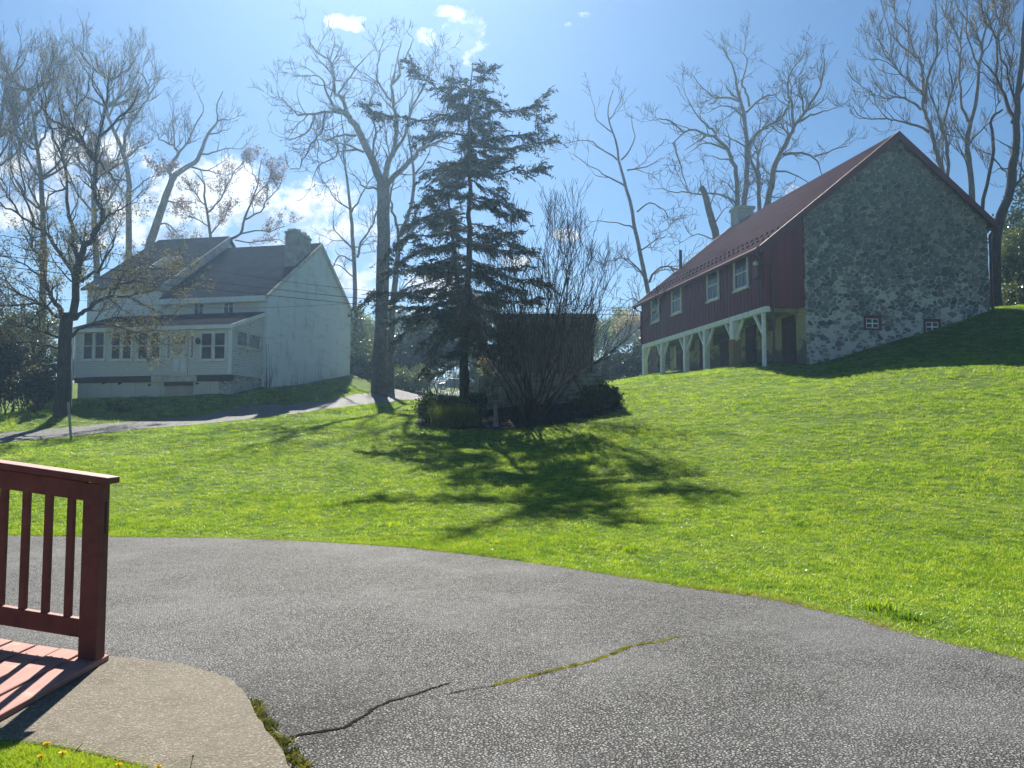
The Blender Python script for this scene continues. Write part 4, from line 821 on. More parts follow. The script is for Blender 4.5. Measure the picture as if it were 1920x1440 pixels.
def walnut_barn():
    T = Tree(64, **WAL); D = 60; b = trunk_from_ground(T, 1408, 640, D, [(1406, 520), (1407, 430)], 12, 9)
    L = [([(1402, 440), (1384, 405), (1382, 393), (1380, 338), (1374, 302), (1361, 277), (1344, 260), (1322, 252), (1297, 243), (1275, 254), (1261, 268)], 5.5, .9), ([(1344, 260), (1331, 238), (1311, 221), (1294, 196), (1283, 166)], 2.4, .6),
        ([(1361, 280), (1339, 271), (1317, 268), (1294, 285)], 2.4, .6), ([(1322, 253), (1306, 266), (1283, 282)], 1.8, .6), ([(1283, 249), (1256, 227), (1236, 224), (1217, 227)], 2, .6), ([(1404, 440), (1395, 395), (1399, 324), (1401, 282), (1397, 227), (1389, 193), (1384, 165), (1378, 138), (1367, 110), (1356, 88)], 6, .7),
        ([(1405, 199), (1400, 171), (1392, 160), (1400, 115), (1395, 93), (1403, 63)], 2.4, .6), ([(1394, 218), (1372, 202), (1350, 199), (1330, 210)], 2.2, .6), ([(1388, 190), (1361, 182), (1339, 182), (1319, 166), (1294, 135)], 2.4, .6), ([(1400, 277), (1380, 265), (1358, 254)], 2, .8),
        ([(1402, 280), (1419, 249), (1442, 235), (1472, 213), (1486, 171), (1467, 132)], 3.4, .6), ([(1400, 210), (1430, 182), (1458, 174), (1467, 152)], 2.4, .6), ([(1412, 430), (1422, 399), (1422, 349), (1411, 310), (1405, 282)], 5, 2), ([(1424, 345), (1422, 296), (1430, 265), (1450, 238)], 2.6, .7),
        ([(1412, 430), (1432, 398), (1447, 346), (1453, 310), (1467, 282), (1480, 254), (1494, 232), (1514, 204), (1533, 171), (1544, 138), (1547, 110)], 6.5, .7), ([(1497, 229), (1519, 215), (1547, 207), (1569, 202)], 2.4, .6), ([(1478, 252), (1464, 232), (1450, 230)], 1.8, .6),
        ([(1489, 238), (1486, 199), (1478, 171), (1480, 143), (1500, 110), (1515, 95)], 2.6, .6), ([(1508, 213), (1503, 179), (1497, 154), (1514, 132)], 2, .6), ([(1469, 290), (1505, 288), (1533, 302), (1542, 329)], 2.8, .6), ([(1528, 293), (1561, 282), (1589, 274)], 2, .6), ([(1455, 321), (1483, 324), (1517, 343)], 2, .6),
        ([(1382, 385), (1365, 370), (1340, 362), (1322, 362)], 2.4, 1), ([(1374, 302), (1352, 297), (1330, 292)], 1.8, .6), ([(1322, 365), (1290, 362), (1262, 360), (1232, 354)], 1.6, .6), ([(1262, 268), (1275, 300), (1283, 340), (1292, 358)], 1.6, .6)]
    for px, a, c in L: T.limb_px(px, D, a, c)
    T.finish('bare_tree', 'broad bare walnut tree with spreading crooked limbs above the barn chimney', 'tree', b, G_BARE)
def snag():
    T = Tree(65, **WAL); D = 55; b = trunk_from_ground(T, 1358, 640, D, [(1352, 500), (1344, 446), (1333, 407), (1325, 374), (1315, 351)], 8.5, 5.5)
    for px, a, c in [([(1330, 392), (1340, 362), (1352, 340)], 1.2, .5), ([(1345, 450), (1310, 440), (1285, 450)], 1.4, .5), ([(1347, 470), (1370, 440), (1378, 410)], 1.8, .5), ([(1318, 358), (1312, 335), (1322, 320)], 1, .4), ([(1338, 420), (1352, 400), (1372, 380)], 1.4, .5)]: T.limb_px(px, D, a, c)
    T.finish('bare_tree', 'dead broken-off trunk with a blunt top left of the barn chimney', 'tree', b, G_BARE)
def thin_barn():
    T = Tree(66, **WAL); D = 52; b = trunk_from_ground(T, 1226, 680, D, [(1222, 600), (1215, 545), (1195, 450), (1180, 375), (1165, 319), (1154, 262), (1139, 215), (1150, 168)], 5.5, .7)
    for px, a, c in [([(1158, 300), (1130, 280), (1101, 262), (1056, 270)], 1.8, .5), ([(1172, 349), (1145, 335), (1120, 319), (1075, 289)], 2, .5), ([(1176, 319), (1214, 311), (1240, 296)], 1.6, .5), ([(1165, 300), (1187, 270), (1184, 217)], 1.8, .5), ([(1191, 431), (1157, 416), (1105, 416)], 1.8, .5), ([(1195, 397), (1217, 382), (1245, 394), (1255, 425)], 1.8, .5),
        ([(1210, 525), (1180, 487), (1135, 490)], 2, .5), ([(1217, 530), (1240, 500), (1275, 505), (1290, 480)], 2.4, .5), ([(1150, 250), (1120, 225), (1110, 190)], 1.4, .5), ([(1200, 470), (1230, 450), (1250, 440)], 1.6, .5), ([(1220, 590), (1190, 560), (1170, 570)], 1.8, .5), ([(1142, 225), (1160, 195), (1165, 170)], 1.2, .5)]: T.limb_px(px, D, a, c)
    T.finish('bare_tree', 'slim leaning bare tree in the sky gap left of the barn', 'tree', b, G_BARE)
FINE = dict(dens={1: 2.1, 2: 3.1, 3: 3.2}, length={1: 2.1, 2: 1.1, 3: .6}, rad={1: .04, 2: .022, 3: .013}, ang=36, up=.20, wig=.13, twig_r=.011)
def beech_group():
    T = Tree(67, **FINE); D = 50; b = trunk_from_ground(T, 1782, 600, D, [(1780, 480), (1776, 390)], 9, 6)
    for px, a, c in [([(1776, 395), (1768, 345), (1765, 320), (1760, 293), (1751, 269), (1742, 230), (1733, 203), (1731, 179), (1721, 167), (1700, 149), (1673, 122), (1635, 110)], 5.5, .6), ([(1733, 179), (1730, 149), (1727, 119), (1718, 104), (1703, 69), (1700, 30), (1712, -25)], 3.4, .5),
        ([(1736, 194), (1739, 149), (1754, 113), (1758, 75), (1754, 36), (1752, -15)], 3, .5), ([(1727, 206), (1703, 188), (1679, 182), (1650, 182), (1620, 164)], 2.4, .5), ([(1742, 248), (1718, 236), (1685, 227), (1661, 224), (1620, 221), (1588, 197)], 2.6, .5),
        ([(1778, 390), (1775, 330), (1775, 269), (1766, 239), (1757, 209), (1745, 176), (1730, 130)], 3.6, .8), ([(1769, 233), (1784, 167), (1781, 134), (1775, 98), (1768, 40)], 2.4, .5), ([(1718, 110), (1690, 85), (1668, 60), (1655, 20)], 2.2, .5), ([(1700, 60), (1680, 30), (1675, -20)], 1.6, .5), ([(1721, 167), (1690, 140), (1660, 100), (1640, 60)], 2, .5)]: T.limb_px(px, D, a, c)
    T.finish('budding_tree', 'fine-twigged tree with pinkish buds reaching left over the barn ridge', 'tree', b, G_BARE, leaf=M_BUDPALE, nleaf=9000, lsize=.042, clump=.05)
    T = Tree(68, **FINE); D = 47; b = trunk_from_ground(T, 1834, 600, D, [(1832, 470), (1828, 420), (1826, 400), (1820, 328), (1814, 284), (1815, 254), (1820, 230), (1832, 179), (1835, 125), (1841, 90), (1826, 54), (1799, 18), (1785, -30)], 7, .7)
    for px, a, c in [([(1815, 227), (1805, 206), (1799, 149), (1802, 93), (1790, 60), (1769, 18), (1765, -30)], 3, .5), ([(1841, 96), (1847, 36), (1835, 0), (1830, -40)], 2.4, .5), ([(1814, 269), (1793, 239), (1780, 215)], 1.8, .5), ([(1818, 269), (1847, 236), (1865, 225)], 1.8, .5), ([(1822, 340), (1811, 300), (1797, 270)], 2.2, .6), ([(1835, 125), (1815, 70), (1812, 20), (1800, -30)], 2, .5), ([(1838, 110), (1862, 70), (1868, 20)], 1.8, .5)]: T.limb_px(px, D, a, c)
    T.finish('budding_tree', 'upright budding tree rising straight behind the right roof slope of the barn', 'tree', b, G_BARE, leaf=M_BUDPALE, nleaf=7000, lsize=.042, clump=.05)
    T = Tree(69, **FINE); D = 44; b = trunk_from_ground(T, 1838, 590, D, [(1840, 450), (1844, 373), (1861, 299), (1861, 254), (1860, 221), (1879, 206)], 4, 2.2)
    for px, a, c in [([(1861, 295), (1880, 315), (1890, 340)], 1.6, .5), ([(1860, 225), (1872, 190), (1868, 160)], 1.2, .5), ([(1858, 290), (1835, 280), (1825, 270)], 1, .4)]: T.limb_px(px, D, a, c)
    T.finish('bare_tree', 'thin dark leaning stem with a bent tip between two larger trees', 'tree', b, G_BARE, bark=M_BARKD)
    T = Tree(70, **FINE); D = 38; b = trunk_from_ground(T, 1864, 585, D, [(1866, 520), (1868, 450), (1876, 403), (1894, 358), (1897, 316), (1906, 275), (1906, 227), (1909, 179), (1915, 125), (1918, 75), (1922, 20), (1925, -40)], 10.5, 2.5)
    for px, a, c in [([(1900, 230), (1897, 221), (1882, 179), (1867, 143), (1870, 90), (1855, 39), (1840, 9), (1835, -40)], 4.5, .6), ([(1867, 143), (1846, 119), (1838, 90)], 2, .5), ([(1906, 200), (1891, 143), (1876, 90), (1880, 30)], 2.6, .5), ([(1909, 180), (1925, 140), (1945, 80)], 3, .6), ([(1894, 367), (1920, 325), (1955, 270)], 4, .8), ([(1905, 280), (1880, 270), (1868, 262)], 1.5, .5), ([(1900, 320), (1876, 315), (1858, 325)], 1.4, .5)]: T.limb_px(px, D, a, c)
    T.finish('budding_tree', 'big dark-trunked tree with ivy leaves leaning out behind the barn downspout', 'tree', b, G_BARE, bark=M_BARKD, leaf=M_BUDPALE, nleaf=5000, lsize=.042, clump=.06)
def house_trees():
    T = Tree(71, **WAL); D = 60; b = trunk_from_ground(T, 242, 690, D, [(243, 600), (242, 500), (241, 395), (242, 346), (233, 293), (216, 250), (204, 220), (190, 177), (163, 136), (140, 98), (134, 83)], 7, .7)
    for px, a, c in [([(233, 285), (239, 241), (262, 206), (280, 180), (292, 156), (309, 145)], 3.2, .6), ([(280, 182), (271, 147), (248, 127), (233, 98)], 2, .5), ([(242, 293), (268, 270), (286, 261)], 2, .6), ([(201, 212), (204, 162), (192, 95)], 2, .5), ([(240, 340), (210, 334), (187, 302)], 2.6, .6), ([(241, 365), (270, 340), (290, 330)], 1.6, .5), ([(216, 250), (240, 205), (247, 160)], 1.8, .5), ([(204, 220), (225, 170), (228, 130), (240, 110)], 2, .5)]: T.limb_px(px, D, a, c)
    T.finish('budding_tree', 'tall tree with a straight trunk and rusty buds left of the house roof', 'tree', b, G_BARE, leaf=M_BUDRED, nleaf=3000, lsize=.11, clump=.15, zmax=25)
    T = Tree(72, **WAL); D = 62; b = trunk_from_ground(T, 262, 690, D, [(268, 560), (279, 469), (293, 422), (307, 381), (319, 346), (329, 329), (348, 315), (371, 299), (382, 270), (390, 252), (407, 228), (407, 197), (418, 171)], 9, .7)
    for px, a, c in [([(321, 342), (324, 306), (333, 287), (326, 273), (324, 233), (326, 193)], 3.4, .6), ([(333, 289), (350, 268), (366, 235), (381, 207), (373, 178)], 2.4, .6), ([(326, 273), (300, 261), (288, 233)], 2, .5), ([(373, 290), (397, 287), (421, 280), (456, 279)], 2, .5), ([(359, 313), (390, 320), (423, 329)], 2, .5), ([(310, 377), (335, 377), (365, 380)], 1.6, .5), ([(293, 420), (314, 419), (343, 447)], 2, .6), ([(407, 228), (425, 225), (440, 222)], 1.5, .5), ([(390, 252), (420, 245), (432, 240)], 1.4, .5)]: T.limb_px(px, D, a, c)
    T.finish('bare_tree', 'bare tree leaning right from behind the left end of the house roof', 'tree', b, G_BARE, leaf=M_BUDRED, nleaf=1200, lsize=.10, clump=.15, zmax=22)
    SP = dict(dens={1: 2.6, 2: 3.2, 3: 2.6}, length={1: 1.5, 2: .8, 3: .4}, rad={1: .03, 2: .016, 3: .011}, ang=42, up=.16, wig=.14, twig_r=.010)
    T = Tree(73, **SP); D = 58; b = trunk_from_ground(T, 405, 690, D, [(402, 520), (396, 450), (390, 410), (383, 367), (383, 346), (372, 330), (362, 320)], 3.6, .8)
    for px, a, c in [([(390, 398), (409, 377), (423, 353), (442, 322), (455, 305)], 1.8, .5), ([(385, 385), (365, 360), (350, 345)], 1.5, .5), ([(394, 440), (415, 415), (425, 395)], 1.5, .5), ([(392, 425), (365, 410), (345, 405)], 1.4, .5)]: T.limb_px(px, D, a, c)
    T.finish('budding_tree', 'small red-budded tree above the middle of the house roof', 'tree', b, G_BARE, leaf=M_BUDRED, nleaf=2000, lsize=.085, clump=.12)
    T = Tree(74, **SP); D = 56; b = trunk_from_ground(T, 425, 690, D, [(425, 560), (428, 460), (451, 438), (458, 410), (473, 374), (482, 351), (487, 315), (490, 300)], 3.6, .6)
    for px, a, c in [([(458, 412), (487, 398), (503, 372), (520, 355), (528, 340)], 1.8, .5), ([(451, 438), (480, 433), (515, 431), (535, 425)], 1.8, .5), ([(475, 372), (500, 345), (512, 320)], 1.3, .5), ([(440, 450), (470, 455), (505, 450), (530, 452)], 1.4, .5), ([(484, 345), (474, 325), (470, 310)], 1.1, .5)]: T.limb_px(px, D, a, c)
    T.finish('budding_tree', 'arching red-budded tree between the roof ridge and the house chimney', 'tree', b, G_BARE, leaf=M_BUDRED, nleaf=3000, lsize=.085, clump=.12)
    # tall fine-twigged trees at the left edge
    for i, (u, D, px, lab) in enumerate([(78, 46, [(80, 560), (83, 470), (79, 395), (77, 337), (70, 279), (62, 220), (50, 170), (38, 130)], 'tall fine-twigged budding tree behind the leaning yard maple'), (-40, 50, [(-40, 500), (-35, 400), (-20, 320), (-5, 260), (5, 200), (12, 150), (18, 110)], 'twiggy budding tree cut by the left picture edge'),
                                     (180, 52, [(182, 560), (180, 470), (176, 400), (178, 330), (186, 260), (198, 200), (205, 150), (210, 115)], 'pale budding tree with many upright twigs behind the house corner')]):
        T = Tree(80 + i, **FINE); b = trunk_from_ground(T, u, 720, D, px, 7, .8)
        n = len(px); r_ = np.random.default_rng(300 + i)
        for k in range(15):
            j = r_.integers(2, n - 1); s_ = 1 if k % 2 else -1; p = np.array(px[j], float); w = r_.uniform(30, 85); h = r_.uniform(50, 150) * (1 if j < n - 3 else .6)
            q = [p, p + (s_ * w * .45, -h * .25), p + (s_ * w * .8, -h * .6), p + (s_ * w, -h)]; q = [x if x[1] > 88 else np.array([x[0], 88 + r_.uniform(0, 12)]) for x in q]
            T.limb_px([tuple(x) for x in q], D, 2.6, .5)
        T.finish('budding_tree', lab, 'tree', b, G_BARE, leaf=M_BUDPALE, nleaf=2600, lsize=.045, clump=.05)
def maple_front():
    T = Tree(75, dens={1: 3.0, 2: 3.8, 3: 3.6}, length={1: 1.35, 2: .8, 3: .45}, rad={1: .035, 2: .017, 3: .010}, ang=42, up=.14, wig=.16, twig_r=.007); D = 33
    b = trunk_from_ground(T, 119, 754, D, [(120, 700), (123, 640), (124, 605), (126, 588)], 12.5, 10.5)
    up = [([(128, 600), (137, 588), (141, 551), (147, 509), (151, 480), (166, 455), (181, 433), (192, 407), (184, 385), (179, 366), (178, 337), (179, 299), (187, 250), (200, 200), (204, 150)], 7.5, .7), ([(149, 484), (141, 455), (134, 433), (128, 390), (125, 352), (118, 293), (125, 264), (143, 206), (150, 150)], 4.6, .6),
        ([(179, 300), (163, 276), (140, 258), (117, 273), (100, 300)], 2.6, .5), ([(179, 303), (146, 252), (120, 235), (96, 223), (82, 200), (70, 150)], 3.2, .5), ([(186, 300), (216, 340), (235, 365)], 2, .5), ([(192, 411), (216, 401), (233, 389), (260, 370)], 2.4, .5), ([(118, 300), (100, 260), (85, 210), (92, 150), (100, 105)], 2.6, .5), ([(125, 352), (96, 369), (80, 400)], 2, .5),
        ([(143, 206), (165, 170), (170, 130)], 1.6, .5), ([(187, 255), (225, 220), (250, 190), (262, 165)], 2.4, .5), ([(200, 205), (178, 160), (170, 110)], 1.7, .5), ([(136, 590), (139, 515), (119, 482), (96, 445), (64, 422), (35, 401), (0, 378), (-40, 340)], 5, .8), ([(64, 422), (50, 370), (40, 310), (20, 250)], 2.6, .5), ([(35, 401), (10, 350), (-10, 300)], 2, .5)]
    for px, a, c in up: T.limb_px(px, D, a, c)
    low = [([(124, 600), (108, 575), (94, 557), (83, 523), (70, 480), (55, 440), (35, 400)], 5.5, .8), ([(118, 600), (100, 588), (81, 572), (42, 570), (0, 573), (-60, 555)], 4, .7), ([(64, 564), (31, 543), (0, 520), (-40, 500)], 2.6, .6), ([(115, 636), (95, 628), (78, 620), (33, 609), (0, 604), (-40, 590)], 3, .6), ([(112, 652), (85, 648), (55, 643), (14, 640), (-20, 645)], 2.4, .5),
        ([(131, 602), (145, 592), (167, 576), (200, 557), (239, 557), (267, 568), (294, 584), (314, 590)], 5, .6), ([(205, 556), (222, 532), (260, 525), (300, 522), (340, 525)], 2.6, .5), ([(153, 530), (169, 515), (189, 498), (211, 462), (215, 443), (222, 415)], 3.4, .6), ([(134, 632), (156, 614), (194, 607), (236, 618), (278, 629), (300, 640)], 3, .5), ([(239, 557), (280, 545), (320, 548), (352, 545)], 2, .5), ([(222, 532), (240, 505), (275, 495), (300, 505)], 2, .5), ([(200, 557), (230, 580), (250, 600)], 1.8, .5),
        ([(83, 525), (60, 505), (30, 490), (0, 480)], 2.2, .5), ([(100, 560), (60, 600), (20, 640)], 2, .5), ([(240, 618), (262, 640), (270, 665)], 1.5, .5)]
    for px, a, c in low: T.limb_px(px, D, a, c, spread=.5)
    r = T.finish('yard_maple', 'dark yard maple with low leafy branches in front of the white porch', 'tree', b, bark=M_BARKD, twig=M_TWIG, leaf=M_LEAFY, nleaf=15000, lsize=.058, clump=.13, zmax=P(0, 400, D)[2])
    # sparse buds higher up
    tip = [t for t in T.tips if t[:, 2].mean() >= P(0, 420, D)[2]]; n = 5000; pos = np.array([tip[i][T.rg.integers(0, len(tip[i]))] for i in T.rg.integers(0, len(tip), n)]) + T.rg.normal(0, .04, (n, 3))
    V, Q = leaf_quads(pos, .04, T.rg); link('buds', mesh_np('buds', V - np.array(b), Q, mats=[M_BUDPALE]), r)
for f in (walnut_center, thin_a, thin_b, walnut_barn, snag, thin_barn, beech_group, house_trees, maple_front): f()
# ------------------------------------------------------------------ conifers
def needles(T, pts, r0, n, size, rg, droop=.35, M=None):
    """sprays of short needle-covered shoots along a branch: returns leaf quads"""
    i = rg.uniform(.08, 1, n) * (len(pts) - 1); k = np.minimum(i.astype(int), len(pts) - 2); f = (i - k)[:, None]
    p = pts[k] * (1 - f) + pts[k + 1] * f; tan = pts[k + 1] - pts[k]; tan /= np.linalg.norm(tan, axis=1, keepdims=True) + 1e-9
    side = np.cross(tan, np.array([0, 0, 1.0])); side /= np.linalg.norm(side, axis=1, keepdims=True) + 1e-9
    s = rg.choice([-1, 1], n)[:, None]; L = rg.uniform(.05, r0, n)[:, None]; d = tan * .7 + side * s * rg.uniform(.3, 1, (n, 1)) + np.array([0, 0, -1]) * droop * rg.uniform(0, 1.6, (n, 1)); d /= np.linalg.norm(d, axis=1, keepdims=True)
    q = p + d * L; return leaf_quads(q + rg.normal(0, .025, q.shape), size, rg, 4.2, d, .55)
def conifer(seed, base_px, D, top, limbs, fill, label, r0=9.5, leafn=115, zlow=3.0, name='spruce_tree'):
    T = Tree(seed, {1: 0, 2: 0, 3: 0}, {1: 1, 2: 1, 3: 1}, {1: .02, 2: .01, 3: .01}); rg = T.rg
    b = trunk_from_ground(T, base_px[0], base_px[1], D, [((base_px[0] * (1 - f) + top[0] * f) + (4 if 0 < f < 1 else 0) * math.sin(5 * f), (base_px[1] - 20) * (1 - f) + top[1] * f) for f in np.linspace(0, 1, 9)], r0, .8)
    tr = T.wood.p[0][0]; LV, LQ, off = [], [], 0
    br = []
    for (px, a) in limbs:
        n = len(T.wood.p); T.limb_px(px, D, a, .5, spread=.45, sub=False); br.append((T.wood.p[-1][0], .42))
    for k in range(fill):
        f = rg.uniform(0, 1) ** .9; z = zlow + (tr[-1, 2] - zlow) * f; j = np.searchsorted(tr[:, 2], z); p = tr[min(j, len(tr) - 1)].copy(); p[2] = z; az = rg.uniform(0, 2 * math.pi)
        L = (2.6 * (1 - f) ** .75 + .25) * rg.uniform(.5, 1.1); pts = [p]; d = np.array([math.cos(az), math.sin(az), rg.normal(.10, .28)])
        for i in range(6): d = unit(d + np.array([0, 0, -.16 if i < 3 else .16]) + rg.normal(0, .07, 3)); p = p + d * L / 6; pts.append(p)
        pts = np.array(pts); T.twigs.add(pts, np.linspace(.028, .008, 7), 4); br.append((pts, .34))
    for pts, w in br:
        L = np.linalg.norm(np.diff(pts, axis=0), axis=1).sum()
        # secondary shoots
        m = int(L * 8)
        for _ in range(m):
            i = rg.uniform(.15, 1) * (len(pts) - 1); k = min(int(i), len(pts) - 2); p = pts[k] * (1 - (i - k)) + pts[k + 1] * (i - k); tan = unit(pts[k + 1] - pts[k]); sd = unit(np.cross(tan, [0, 0, 1])) * rg.choice([-1, 1])
            d = unit(tan * .8 + sd * rg.uniform(.3, .9) + np.array([0, 0, rg.uniform(-.55, .15)])); l = rg.uniform(.3, .85) * w / .4; q = np.array([p, p + d * l * .5, p + d * l + np.array([0, 0, -.06])]); T.twigs.add(q, [.010, .007, .004], 3)
            V, Q = needles(T, q, .13, 18, .045, rg); LV.append(V); LQ.append(Q + off); off += len(V)
        V, Q = needles(T, pts, w, int(L * leafn * 1.5), .046, rg); LV.append(V); LQ.append(Q + off); off += len(V)
    root = empty(name, b, 0, label, 'tree'); o = np.array(b)
    V, Q = T.wood.arrays(); link('trunk', mesh_np('trunk', V - o, Q, mats=[M_BARKD], smooth=True), root)
    V, Q = T.twigs.arrays(); n = len(V); LV = np.concatenate(LV); LQ = np.concatenate(LQ); 
    link('crown', mesh_np('crown', np.concatenate([V, LV]) - o, np.concatenate([Q, LQ + n]), mats=[M_BARKD, M_SPRUCE], qm=np.concatenate([np.zeros(len(Q), int), np.ones(len(LQ), int)])), root); return root
conifer(101, (868, 758), 26, (887, 118), [
    ([(880, 228), (925, 210), (988, 202), (1026, 172)], 2.6), ([(884, 265), (951, 259), (1007, 250), (1024, 222)], 2.4), ([(884, 275), (960, 280), (1034, 262)], 1.8), ([(878, 332), (940, 322), (990, 318), (1012, 312)], 2.2), ([(878, 390), (940, 385), (985, 395)], 2), ([(876, 440), (940, 450), (1000, 470)], 2), ([(875, 500), (950, 520), (1020, 530)], 2),
    ([(872, 560), (930, 590), (985, 640)], 1.8), ([(882, 172), (857, 165), (820, 161), (790, 142), (762, 112)], 2.2), ([(876, 222), (850, 217), (782, 225), (715, 214), (690, 196)], 2.6), ([(874, 255), (820, 250), (780, 262)], 2), ([(876, 300), (830, 312), (790, 330)], 2), ([(872, 350), (820, 367), (779, 388)], 2.2), ([(872, 400), (820, 400), (770, 420)], 2),
    ([(868, 430), (820, 440), (764, 443), (728, 480)], 2.2), ([(868, 480), (800, 500), (730, 510)], 2), ([(868, 530), (800, 545), (720, 545), (690, 560)], 2), ([(868, 570), (800, 590), (735, 600)], 1.8), ([(884, 190), (905, 180), (930, 190)], 1.3), ([(884, 165), (870, 150), (850, 148)], 1.2), ([(886, 150), (905, 140), (915, 128)], 1), ([(868, 620), (900, 640), (930, 660)], 1.5)],
    84, 'ragged dark spruce with bare lower trunk and sweeping uneven branches beside the slatted hut', 9.5, 56, 4.6)
conifer(102, (873, 745), 36, (838, 300), [([(832, 400), (790, 410), (760, 430)], 1.5), ([(830, 460), (780, 475), (740, 500)], 1.5), ([(832, 520), (770, 540), (720, 570)], 1.6), ([(834, 590), (780, 610), (740, 640)], 1.6), ([(832, 440), (880, 450), (920, 470)], 1.4), ([(834, 560), (890, 580), (930, 600)], 1.4)],
    72, 'second, lower dark spruce crowded behind the tall ragged one', 7.5, 46, 4.4)

# ------------------------------------------------------------------ fountain-shaped shrub of many stems
def fountain_shrub():
    D = 24.6; T = Tree(110, {1: 5.2, 2: 3.6, 3: 2.8}, {1: 1.3, 2: .75, 3: .42}, {1: .016, 2: .009, 3: .006}, ang=31, up=.12, wig=.12, twig_r=.007, t0=.42); rg = T.rg
    c = P(1000, 772, D); c[2] = gz(c[0], c[1])
    for k in range(30):
        az = rg.uniform(0, 2 * math.pi); sp = rg.uniform(.05, 1) ** .7 * .86; H = rg.uniform(5.0, 7.6) * (1 - .40 * sp); lean = rg.normal(.055, .06)
        o = c + np.array([rg.normal(.0, .22), rg.normal(0, .2), -.1]); d = np.array([math.cos(az) * sp + lean, math.sin(az) * sp, 1.0]); d = unit(d); pts = [o]; p = o.copy()
        for i in range(7):
            d = unit(d + np.array([math.cos(az) * .03, math.sin(az) * .03, .05]) + rg.normal(0, .075, 3)); p = p + d * H / 7; pts.append(p)
        r = np.linspace(rg.uniform(.022, .05), .007, 8); pts = np.array(pts); T.wood.add(pts, r, 6); T.spawn(pts, r, 1)
    for k in range(70):  # thin suckers at the foot
        o = c + np.array([rg.normal(-.75, .5), rg.normal(-.25, .25), -.05]); d = np.array([rg.normal(-.15, .15), rg.normal(0, .15), 1]); T.twigs.add(np.array([o, o + d * .4, o + d * rg.uniform(.6, 1.1)]), [.008, .006, .003], 3)
    T.finish('shrub', 'large bare vase-shaped shrub of many slim stems in front of the slatted hut', 'shrub', tuple(c), bark=plain('lilac_bark', (.060, .050, .042), .95, .05, .3, 3), twig=plain('lilac_twig', (.045, .037, .033), .95, .05, .2, 3, 0))
fountain_shrub()

# ------------------------------------------------------------------ bushes
def bush(name, label, cat, blobs, n, size, mat, D=None, stems=10, seed=1, group=None, droop=0, elong=1.5):
    """blobs: (u, v, d, rx, ry, rz) in pixels / metres: leaf clumps fill their volume, thickest near the outside"""
    rg = np.random.default_rng(seed); pos, dirs = [], []; ctr = [(P(u, v, d), np.array([rx, ry, rz])) for (u, v, d, rx, ry, rz) in blobs]; tot = sum(r.prod() ** .6 for _, r in ctr)
    for c, r in ctr:
        m = max(20, int(n * r.prod() ** .6 / tot)); nc = max(6, m // 28); q = rg.normal(size=(nc, 3)); q /= np.linalg.norm(q, axis=1, keepdims=True); q *= rg.uniform(.25, 1.0, (nc, 1)) ** .5 * rg.uniform(.85, 1.12, (nc, 1))
        i = rg.integers(0, nc, m); cl = q[i] * r + rg.normal(0, 1, (m, 3)) * min(r) * .16; pos.append(c + cl); dirs.append(q[i] + np.array([0, 0, .5 - droop]))
    pos = np.concatenate(pos); dirs = np.concatenate(dirs); g = ground(pos[:, :2]); k = pos[:, 2] > g - .02; pos, dirs = pos[k], dirs[k]
    b = ctr[0][0].copy(); b[2] = gz(b[0], b[1]); V, Q = leaf_quads(pos, size, rg, elong, dirs, .9); root = empty(name, tuple(b), 0, label, cat, group)
    link('foliage', mesh_np('foliage', V - b, Q, mats=[mat]), root)
    T = Tubes()
    for c, r in ctr:
        for _ in range(stems):
            a = np.array([c[0] + rg.normal(0, r[0] * .25), c[1] + rg.normal(0, r[1] * .25), 0]); a[2] = gz(a[0], a[1]) - .1; e = c + rg.normal(0, .45, 3) * r; T.add(np.array([a, (a + e) / 2 + rg.normal(0, .1, 3) * r, e]), [.03, .02, .008], 4)
    V, Q = T.arrays(); link('stem', mesh_np('stem', V - b, Q, mats=[M_BARKD]), root); return root
bush('boxwood', 'clipped dark boxwood at the left end of the shaded planting bed', 'bush', [(812, 768, 24.6, .55, .5, .55), (845, 770, 24.8, .55, .5, .5)], 9000, .045, M_BOX, seed=21)
bush('rhododendron', 'low spreading dark evergreen at the right end of the planting bed', 'bush', [(1120, 748, 25.2, .55, .5, .5), (1145, 752, 25.4, .4, .4, .42), (1092, 762, 25, .5, .4, .25)], 6500, .075, M_BOX, seed=22)
bush('low_shrub', 'small shrub between the boxwood and the spruce trunk', 'bush', [(895, 752, 26.4, .3, .3, .3)], 1800, .05, M_BOX, seed=23)
bush('yew_hedge', 'tall dark evergreen mass behind the spruce trunks', 'hedge', [(770, 665, 64, 2.9, 1.8, 2.1), (735, 683, 66, 1.9, 1.7, 1.9), (812, 655, 64, 2.4, 1.7, 2.4), (848, 630, 68, 1.9, 1.7, 2.9), (800, 635, 68, 2.6, 1.6, 1.8)], 24000, .16, M_YEW, seed=24)
bush('yew_bush', 'dark rounded evergreen at the back corner of the white house', 'bush', [(668, 695, 52, 1.2, 1.2, 1.0), (695, 702, 53, 1.2, 1.2, .9)], 6000, .12, M_YEW, seed=25)
bush('flowering_bush', 'yellow-green leafy bush beside the bend of the lane', 'bush', [(745, 712, 56, 1.2, 1.0, .85), (770, 715, 57, 1.0, 1.0, .8), (728, 722, 55, .8, .8, .6), (792, 706, 58, .9, .8, .9)], 9000, .10, M_LAUREL, seed=26)
bush('ivy_bush', 'pale green bush growing up behind the right edge of the white house', 'bush', [(672, 640, 55, .9, .8, 1.7), (665, 605, 56, .7, .7, 1.3), (690, 650, 60, 1.0, .8, 1.2)], 7000, .11, M_LAUREL, seed=27)
bush('arborvitae', 'slim green evergreen column in the gap left of the hut', 'tree', [(886, 690, 62, 1.1, 1.0, 2.6), (889, 650, 62, .9, .9, 2.0), (884, 720, 62, 1.0, 1.0, 1.6), (903, 690, 66, .8, .8, 2.2)], 9000, .10, M_LEAFG, seed=28)
